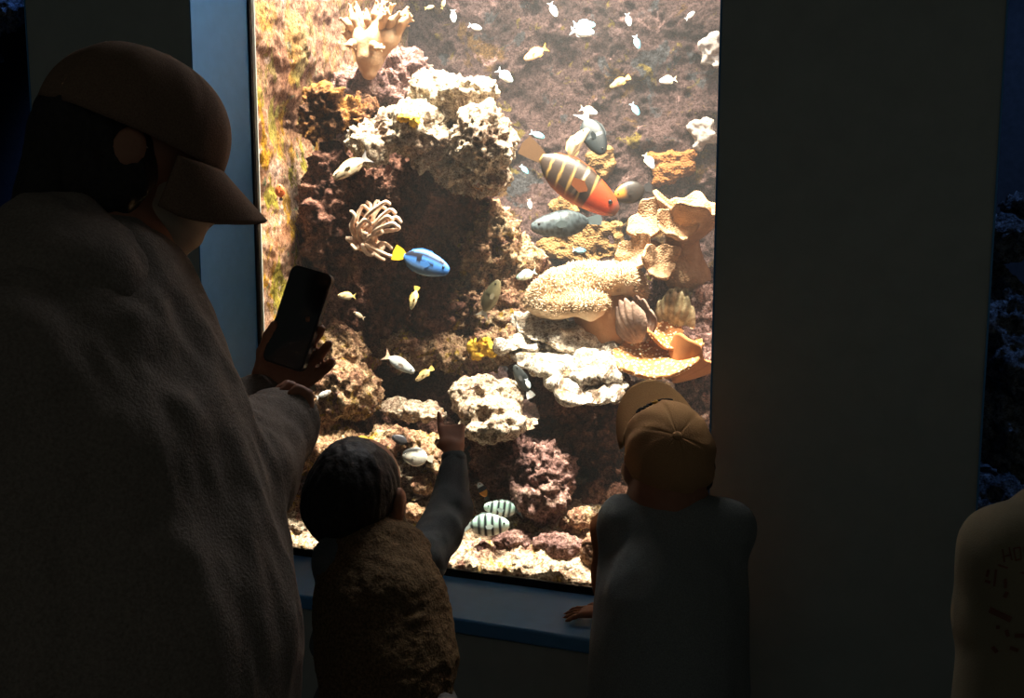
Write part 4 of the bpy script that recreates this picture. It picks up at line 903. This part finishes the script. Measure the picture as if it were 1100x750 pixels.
clam('mossy ridged clam with white edges above the orange cup coral', P(722, 360, 2.46), 0.056, 0.110, unit(CR*0.9-CF*0.3-CU*0.2), unit(CU*0.8+CR*0.25-CF*0.3), M['clam'], 6, 4)

# growth on the back wall and reef
def patch(name, label, poly, Y, mat, seed, thick=0.014, cat='coral'):
    """irregular crust: a lumpy cushion with the outline given in the photograph, lying on the wall"""
    poly = np.array(poly, float); c = poly.mean(0); s = Sdf(); q = MPP(Y, c[0]); n = len(poly)
    s.ell(P(c[0], c[1], Y), (np.ptp(poly[:, 0])*q*0.28, thick, np.ptp(poly[:, 1])*q*0.28), None, 0.02)
    for i in range(n):
        a = poly[i]*0.86+c*0.14; b = poly[(i+1) % n]*0.86+c*0.14; s.cap(P(*a, Y), P(*b, Y), thick*0.9, thick*0.9, 0.012); s.cap(P(*c, Y), P(*a, Y), thick, thick*0.9, 0.012)
    V, F = s.mesh(0.005); V = V+vnormals(V, F)*(0.009*fbm(V*26, 4, seed, 0.65))[:, None]; o = meshobj(name, V, F, mat); return tag(o, label, cat)
patch('encrusting_coral', 'rust-orange crust patch on the back wall above the folded leather coral', [(700,170),(722,165),(746,165),(744,180),(722,192),(704,200)], 2.83, M['patch_orange'], 1)
patch('encrusting_coral', 'broad tan crust patch on the back wall above the fluffy mushroom coral', [(575,262),(600,248),(640,238),(668,240),(672,270),(640,284),(600,280)], 2.80, M['patch_tan'], 2)
patch('encrusting_coral', 'small tan crust ring beside the grey mottled fish', [(592,222),(604,214),(616,218),(618,228),(604,232)], 2.82, M['patch_tan'], 5)
patch('encrusting_coral', 'pale grey crust patch at the upper right of the back wall', [(756,48),(768,42),(772,70),(758,66)], 2.83, M['patch_pale'], 3)
patch('encrusting_coral', 'whitish crust patch at the right of the back wall below mid height', [(744,135),(760,130),(764,148),(750,158)], 2.83, M['patch_pale'], 4)
patch('encrusting_coral', 'round tan crust patch just under the dark white-tailed fish', [(634,166),(654,164),(660,176),(648,186),(636,182)], 2.84, M['patch_tan'], 6)
rock('sponge', 'bright yellow sponge lump on the pink-topped shelf', [(510,372,2.29,8,7,.014),(522,370,2.29,9,8,.014),(528,378,2.285,6,6,.012),(515,380,2.285,8,5,.012)], M['sponge'], 0.003, 0.010, 71, 0.006, freq=30, cat='sponge')
rock('sponge', 'small golden sponge on the face of the white overhanging ledge', [(436,126,2.17,8,4,.012),(446,129,2.17,6,5,.010)], M['sponge'], 0.003, 0.008, 72, 0.006, freq=30, cat='sponge')
# ------------------------------------------------------------------ fish
def rgb(*c): return np.array(c, float)
def fish(name, label, px, py, Y, length, ang, colf, hr=0.40, wr=0.32, yaw=0.0, tail='fork', tailc=(0.7, 0.7, 0.7), finc=None, nose=1.0, parts=True, group=None, bend=0.0, eye=True, roll=0.0, dors=1.0, tailsize=1.0):
    """length in pixels of the whole fish; ang: direction the nose points, degrees anticlockwise from the right"""
    c = P(px, py, Y); q = MPP(Y, px); L = length*q; a = math.radians(ang)
    f0 = CR*math.cos(a)+CU*math.sin(a); sidev = -CF; yw = math.radians(yaw)
    f = unit(f0*math.cos(yw)+sidev*math.sin(yw)); upv = unit(np.cross(sidev, f0))
    if upv[2] < 0: upv = -upv
    R = frame(f, upv)
    if roll:
        r_ = math.radians(roll); R = np.stack([R[:, 0], R[:, 1]*math.cos(r_)+R[:, 2]*math.sin(r_), -R[:, 1]*math.sin(r_)+R[:, 2]*math.cos(r_)], 1)
    if finc is None: finc = tailc
    bl = 0.80*L; x0 = -0.30*L       # body from x0 to x0+bl
    nu, nv = (70 if length > 60 else 34), 20
    xs = 1-(1-np.linspace(0, 1, nu))**1.5
    prof = np.clip(np.sin(np.pi*np.clip(xs, 0, 1)**0.84*0.985+0.02), 0, 1)**(0.72-0.26*xs); prof = np.maximum(prof, 0.20*(1-xs)**0.5*(xs < 0.3)); prof[-1] = 0.03
    V, colr = [], []
    for i, x in enumerate(xs):
        hh = 0.5*hr*L*prof[i]*(0.75+0.25*nose if x > 0.8 else 1); ww = 0.5*hr*wr*2*L*prof[i]*0.5*(1.2 if x > 0.5 else 1.0)
        bx = x0+bl*x; by = bend*L*((x-0.5)**2)*4
        for k in range(nv):
            t = 2*math.pi*k/nv; zz = math.sin(t); V.append((bx, ww*math.cos(t), hh*zz+by)); colr.append(colf(x, zz*prof[i]))
    V = np.array(V); F = grid_faces(nu, nv, False).tolist(); F = [tuple(q_) for q_ in F]
    F += [(i*nv+nv-1, (i+1)*nv+nv-1, (i+1)*nv, i*nv) for i in range(nu-1)]
    n0 = len(V); V = np.vstack([V, [[x0, 0, V[0, 2]*0+bend*L], [x0+bl*1.004, 0, bend*L]]]); colr += [colr[0], colr[n0-1]]
    F += [(n0, k, (k+1) % nv) for k in range(nv)][::1] + [(n0+1, (nu-1)*nv+(k+1) % nv, (nu-1)*nv+k) for k in range(nv)]
    W = lambda p: c+np.asarray(p, float)@R.T
    fo = empty(name, c, label, 'fish', group)
    meshobj('body', W(V), F, M['fish'], fo, colors=np.array(colr))
    def fin(nm, outline, y0=0.0, t=0.004, col=finc, sweep=(0, 0)):
        o = np.array(outline)*L; n = len(o); th = t*L
        A = np.c_[o[:, 0], np.full(n, y0*L)+sweep[0]*0, o[:, 1]+bend*L*((np.clip((o[:, 0]-x0)/bl, -0.3, 1)-0.5)**2)*4]; A2 = A.copy(); A2[:, 1] += th
        if sweep[1]:
            k_ = np.abs(o[:, 0]-o[0, 0]); A[:, 1] += sweep[1]*k_; A2[:, 1] += sweep[1]*k_
        FF = [tuple(range(n))[::-1], tuple(range(n, 2*n))]+[(i, (i+1) % n, n+(i+1) % n, n+i) for i in range(n)]
        meshobj(nm, W(np.vstack([A, A2])), FF, M['fish'], fo, smooth=False, colors=np.tile(np.array(col, float), (2*n, 1)))
    ts = tailsize
    if tail == 'fork': fin('tail_fin', [(-0.27, 0.035), (-0.38*ts-0.04, 0.13*ts), (-0.48, 0.19*ts), (-0.40, 0.03), (-0.40, -0.03), (-0.48, -0.19*ts), (-0.38*ts-0.04, -0.13*ts), (-0.27, -0.035)], -0.002, col=tailc)
    else: fin('tail_fin', [(-0.27, 0.045), (-0.36, 0.10*ts), (-0.48, 0.13*ts), (-0.50, 0.0), (-0.48, -0.13*ts), (-0.36, -0.10*ts), (-0.27, -0.045)], -0.002, col=tailc)
    if parts:
        h2 = hr*0.5
        fin('dorsal_fin', [(0.24, h2*0.78), (0.12, h2*0.98+0.045*dors), (-0.05, h2*0.92+0.065*dors), (-0.20, h2*0.60+0.06*dors), (-0.23, h2*0.42), (-0.05, h2*0.75), (0.12, h2*0.88)], -0.003, col=finc)
        fin('anal_fin', [(0.02, -h2*0.92), (-0.08, -h2*0.86-0.05*dors), (-0.20, -h2*0.58-0.055*dors), (-0.23, -h2*0.40), (-0.10, -h2*0.72)], -0.003, col=finc)
        for sg in (-1, 1):
            fin('pectoral_fin', [(0.20, -0.01), (0.12, 0.035), (0.03, 0.0), (0.05, -0.06), (0.14, -0.07)], sg*hr*wr*0.52, 0.003, finc, (0, sg*0.35))
    if eye:
        for sg in (-1, 1):
            s = Sdf(); e = W((0.40*L, sg*0.5*hr*wr*L*0.62, 0.05*hr*L*1.6)); r_ = max(0.022*L, 0.0018); s.ell(e, (r_, r_, r_), None, 0.001); Ve, Fe = s.mesh(r_/2.2); meshobj('eye', Ve, Fe, M['eye'], fo)
    return fo
mix = lambda a, b, t: a*(1-t)+b*t
sm = lambda a, b, x: (lambda t: t*t*(3-2*t))(min(1, max(0, (x-a)/(b-a))))
def c_tang(x, z):
    blue, dk, pale = rgb(.045, .17, .50), rgb(.006, .008, .02), rgb(.26, .40, .58)
    c = mix(blue, pale, sm(-0.15, -0.75, z))
    band = (0.10 < x < 0.86 and 0.62 > z > 0.28) or (0.0 < x < 0.45 and 0.1 < z < 0.5) or (0.3 < x < 0.68 and -0.12 < z < 0.06)
    hole = 0.40 < x < 0.66 and 0.04 < z < 0.36
    if band and not hole: c = dk
    return c
def c_banded(x, z):
    red, br, ye = rgb(.34, .035, .006), rgb(.022, .011, .006), rgb(.30, .18, .05)
    if x > 0.66: return mix(red, rgb(.09, .03, .02), sm(0.88, 0.97, x)) if z > -0.75 else rgb(.5, .12, .03)
    s_ = abs(((x+0.05*z)*7.6) % 1.0-0.5)*2; c = mix(br, ye, sm(0.74, 0.95, s_)); return mix(c, rgb(.36, .08, .02), sm(-0.6, -0.98, z))
def c_sergeant(x, z):
    c = mix(rgb(.42, .66, .60), rgb(.80, .84, .78), sm(0.3, -0.6, z)); s_ = abs(((x*0.98+0.05)*5.6) % 1.0-0.5)*2
    return mix(c, rgb(.012, .016, .022), sm(0.52, 0.36, s_)) if x < 0.86 else c
def c_plain(top, bot): return lambda x, z: mix(np.array(bot, float), np.array(top, float), sm(-0.5, 0.5, z))
def c_mottle(x, z):
    n_ = math.sin(x*37+z*9)*math.sin(z*23+x*11); return mix(rgb(.055, .075, .085), rgb(.014, .02, .025), sm(-0.2, 0.5, n_))
def c_dark_orange(x, z): return mix(rgb(.014, .010, .008), rgb(.36, .15, .012), sm(0.55, 0.75, x)*sm(-0.5, 0.25, z)*sm(1.05, 0.9, x))
def c_butterfly(x, z): return mix(rgb(.80, .78, .70), rgb(.03, .03, .03), sm(0.15, 0.6, z-0.8*(x-0.3)*0.5)) if x < 0.86 else rgb(.05, .04, .03)
def c_stripes(x, z): return mix(rgb(.74, .60, .40), rgb(.16, .09, .05), sm(0.3, 0.6, math.sin(z*11)))

fish('surgeonfish', 'bright blue surgeonfish with yellow tail swimming in mid tank', 452, 281, 2.12, 66, -20, c_tang, 0.40, 0.30, 12, 'fan', (.72, .46, .02), (.05, .18, .50), dors=0.5)
fish('banded_wrasse', 'large orange-headed fish with dark and yellow bands', 612, 191, 2.40, 124, -36, c_banded, 0.34, 0.40, 0, 'fan', (.065, .03, .01), (.20, .06, .02), dors=0.30, tailsize=0.7)
fish('wrasse', 'pale yellow curved fish rising behind the banded fish', 617, 156, 2.48, 44, 55, c_plain((.62, .45, .20), (.85, .72, .52)), 0.30, 0.45, 10, 'fan', (.7, .6, .45), (.8, .6, .3), bend=-0.06)
fish('damselfish', 'black oval fish with white tail near the top of the banded fish', 636, 142, 2.50, 54, -66, c_plain((.005, .009, .012), (.008, .013, .016)), 0.46, 0.32, 10, 'fork', (.80, .84, .90), (.012, .02, .025), dors=0.5)
fish('surgeonfish', 'dark brown fish with an orange cheek left of the folded leather coral', 680, 206, 2.48, 42, 197, c_dark_orange, 0.56, 0.30, 8, 'fan', (.012, .012, .014), (.02, .016, .014), dors=0.5)
fish('pufferfish', 'grey mottled fish resting above the broad tan crust patch', 609, 240, 2.56, 78, 188, c_mottle, 0.36, 0.60, 10, 'fan', (.04, .055, .06), (.04, .055, .06), dors=0.3, tailsize=0.6)
fish('striped_damselfish', 'larger black-and-white striped fish close to the sand', 521, 564, 2.06, 54, 2, c_sergeant, 0.46, 0.32, 8, 'fork', (.55, .66, .66), (.40, .50, .50), dors=0.6)
fish('striped_damselfish', 'smaller black-and-white striped fish just above the larger one', 542, 547, 2.11, 46, 172, c_sergeant, 0.40, 0.32, 8, 'fork', (.14, .17, .19), (.30, .38, .38), dors=0.6)
fish('butterflyfish', 'white fish with a black upper corner beside the pointing child\'s hair', 449, 491, 2.06, 34, 172, lambda x, z: mix(rgb(.82, .80, .72), rgb(.02, .02, .02), sm(0.10, 0.38, z+0.9*(x-0.72))), 0.62, 0.28, 0, 'fan', (.75, .72, .62), (.6, .6, .55), dors=0.4)
fish('damselfish', 'small dark grey fish above the white butterfly-shaped fish', 431, 473, 2.10, 22, 160, c_plain((.03, .03, .04), (.08, .08, .09)), 0.46, 0.3, 0, 'fan', (.05, .05, .05))
fish('snapper', 'silver-blue fish swimming down right over the dim cave', 428, 390, 2.14, 40, -30, c_plain((.30, .34, .36), (.72, .78, .80)), 0.32, 0.34, 8, 'fork', (.72, .48, .36), (.6, .5, .42), dors=0.5)
fish('wrasse', 'slim tan fish right of the silver-blue fish', 456, 402, 2.14, 24, 218, c_plain((.36, .24, .10), (.74, .60, .36)), 0.30, 0.36, 8, 'fan', (.62, .42, .12))
fish('damselfish', 'olive brown fish nose up in front of the rock column', 526, 322, 2.26, 46, 65, c_plain((.10, .09, .05), (.26, .22, .12)), 0.36, 0.34, 10, 'fork', (.62, .60, .50), (.12, .10, .06), dors=0.5)
fish('cardinalfish', 'small cream fish with yellow tail right of the phone', 373, 318, 2.12, 20, 178, c_plain((.55, .40, .18), (.85, .72, .50)), 0.40, 0.34, 0, 'fork', (.75, .55, .18))
fish('wrasse', 'small slim yellowish fish standing upright below the blue fish', 445, 320, 2.14, 26, 255, c_plain((.62, .50, .24), (.82, .72, .46)), 0.28, 0.4, 0, 'fan', (.66, .45, .10))
fish('cardinalfish', 'tiny pale curved fish in the shade right of the phone hand', 386, 339, 2.14, 14, 150, c_plain((.45, .33, .22), (.7, .58, .42)), 0.34, 0.34, 0, 'fork', (.6, .45, .3), parts=False)
fish('striped_fish', 'pale fish with fine brown stripes under the ledge, upper left', 378, 179, 2.12, 46, 212, c_stripes, 0.34, 0.36, 0, 'fork', (.42, .40, .40), (.55, .40, .22), dors=0.5)
fish('damselfish', 'round orange-red fish against the left tank wall', 301, 207, 2.08, 17, 95, c_plain((.62, .14, .04), (.72, .22, .07)), 0.62, 0.4, 15, 'fan', (.10, .09, .09), (.5, .12, .04), dors=0.4)
fish('damselfish', 'black fish with white rear slipping behind the cream pocked rock', 562, 410, 2.22, 40, 118, c_plain((.012, .016, .018), (.04, .045, .045)), 0.34, 0.34, 0, 'fan', (.85, .88, .9), (.02, .02, .02), dors=0.5)
fish('anemonefish', 'tiny black, white and orange fish above the striped pair', 519, 528, 2.12, 22, 118, lambda x, z: rgb(.6, .24, .02) if x < .4 else (rgb(.8, .82, .85) if x > .72 else rgb(.02, .02, .03)), 0.42, 0.34, 0, 'fan', (.03, .03, .03))
fish('cardinalfish', 'little silver fish low by the phone hand', 347, 424, 2.06, 18, 25, c_plain((.5, .5, .48), (.85, .85, .82)), 0.34, 0.34, 0, 'fork', (.75, .75, .74), parts=False)
fish('damselfish', 'dark fish in the hollow beside the pointing wrist', 503, 492, 2.24, 26, 80, c_plain((.012, .014, .016), (.03, .03, .03)), 0.5, 0.32, 0, 'fan', (.02, .02, .02))
fish('anthias', 'orange fish with yellow fins near the tank top', 576, 57, 2.42, 28, 208, c_plain((.72, .36, .14), (.90, .62, .42)), 0.36, 0.34, 0, 'fork', (.80, .42, .05), (.72, .42, .12))
fish('wrasse', 'slim tan fish against the upper right of the back wall', 666, 88, 2.60, 24, 208, c_plain((.24, .18, .08), (.42, .32, .16)), 0.30, 0.36, 0, 'fan', (.60, .32, .08))
chrom = [(627,27,2.50,24,-4,'upper of two pale blue fish side by side at the tank top','b'),(625,34,2.44,26,-8,'lower of two pale blue fish side by side at the tank top','w'),(542,81,2.30,22,-42,'white-blue fish just right of the white ledge top','w'),(594,10,2.40,18,-68,'white fish pointing down at the top edge','w'),
         (510,29,2.36,15,-20,'small white fish left of centre at the tank top','w'),(487,17,2.36,15,-85,'thin white fish upright near the top edge','w'),(684,45,2.60,16,-75,'slim pale blue fish pointing down at the upper right','b'),(675,21,2.60,15,-80,'white fish above the slim pale blue one','w'),
         (741,17,2.62,12,40,'small white fish in the upper right corner of the tank','w'),(682,117,2.58,16,-60,'thin turquoise fish right of the dark white-tailed fish','b'),(577,145,2.40,17,-25,'pale turquoise fish left of the banded fish tail','b'),(563,182,2.44,13,-50,'teal fish below the banded fish tail','b'),
         (622,269,2.50,15,-6,'pale blue fish over the broad tan crust patch','b'),(566,295,2.34,24,200,'mint green fish beside the rock column','g'),(632,119,2.54,20,-20,'grey-silver fish above the dark white-tailed fish','s'),(697,173,2.56,20,-60,'silver fish with yellow tail by the rust-orange crust patch','s'),
         (718,86,2.62,20,190,'translucent silver fish at the upper right of the back wall','s'),(569,219,2.52,12,-80,'thin grey fish left of the grey mottled fish','s'),(567,412,2.18,12,-70,'small white fish at the edge of the plate coral','w'),(461,8,2.40,10,10,'tiny yellowish fish at the very top near the cream coral','y'),(476,5,2.40,10,70,'tiny pale fish at the very top left of the white ones','y'),(745,388,2.34,12,60,'small grey fish near the orange cup coral','s')]
pal = {'b': ((.05, .28, .42), (.30, .58, .68), (.45, .72, .85)), 'w': ((.42, .56, .60), (.78, .84, .84), (.80, .88, .94)), 'g': ((.22, .42, .36), (.72, .82, .70), (.45, .55, .50)), 's': ((.24, .27, .28), (.62, .64, .62), (.60, .56, .40)), 'y': ((.50, .42, .18), (.72, .66, .40), (.6, .5, .2))}
for px, py, Y, L, an, lb, k in chrom:
    fish('chromis', lb, px, py, Y, L, an, c_plain(pal[k][0], pal[k][1]), 0.42, 0.34, 10, 'fork', pal[k][2], parts=L >= 20, group='small schooling fish', eye=L >= 14)
# ------------------------------------------------------------------ water: faintly milky, lit by the lamps
wm = bpy.data.materials.new('tank_water'); wm.use_nodes = True; wn, wl = wm.node_tree.nodes, wm.node_tree.links; wn.clear()
wo = wn.new('ShaderNodeOutputMaterial'); wv = wn.new('ShaderNodeVolumeScatter'); wv.inputs['Color'].default_value = (0.90, 0.93, 0.97, 1)
wv.inputs['Density'].default_value = 0.033; wv.inputs['Anisotropy'].default_value = 0.0; wl.new(wv.outputs[0], wo.inputs['Volume'])
w_ = boxes('tank_water', [((XL-0.04, YG+0.0185, 0.62), (XR-0.002, YB+0.06, 2.43))], wm)
tag(w_, 'faintly hazy sea water filling the lit tank', 'water', kind='stuff')
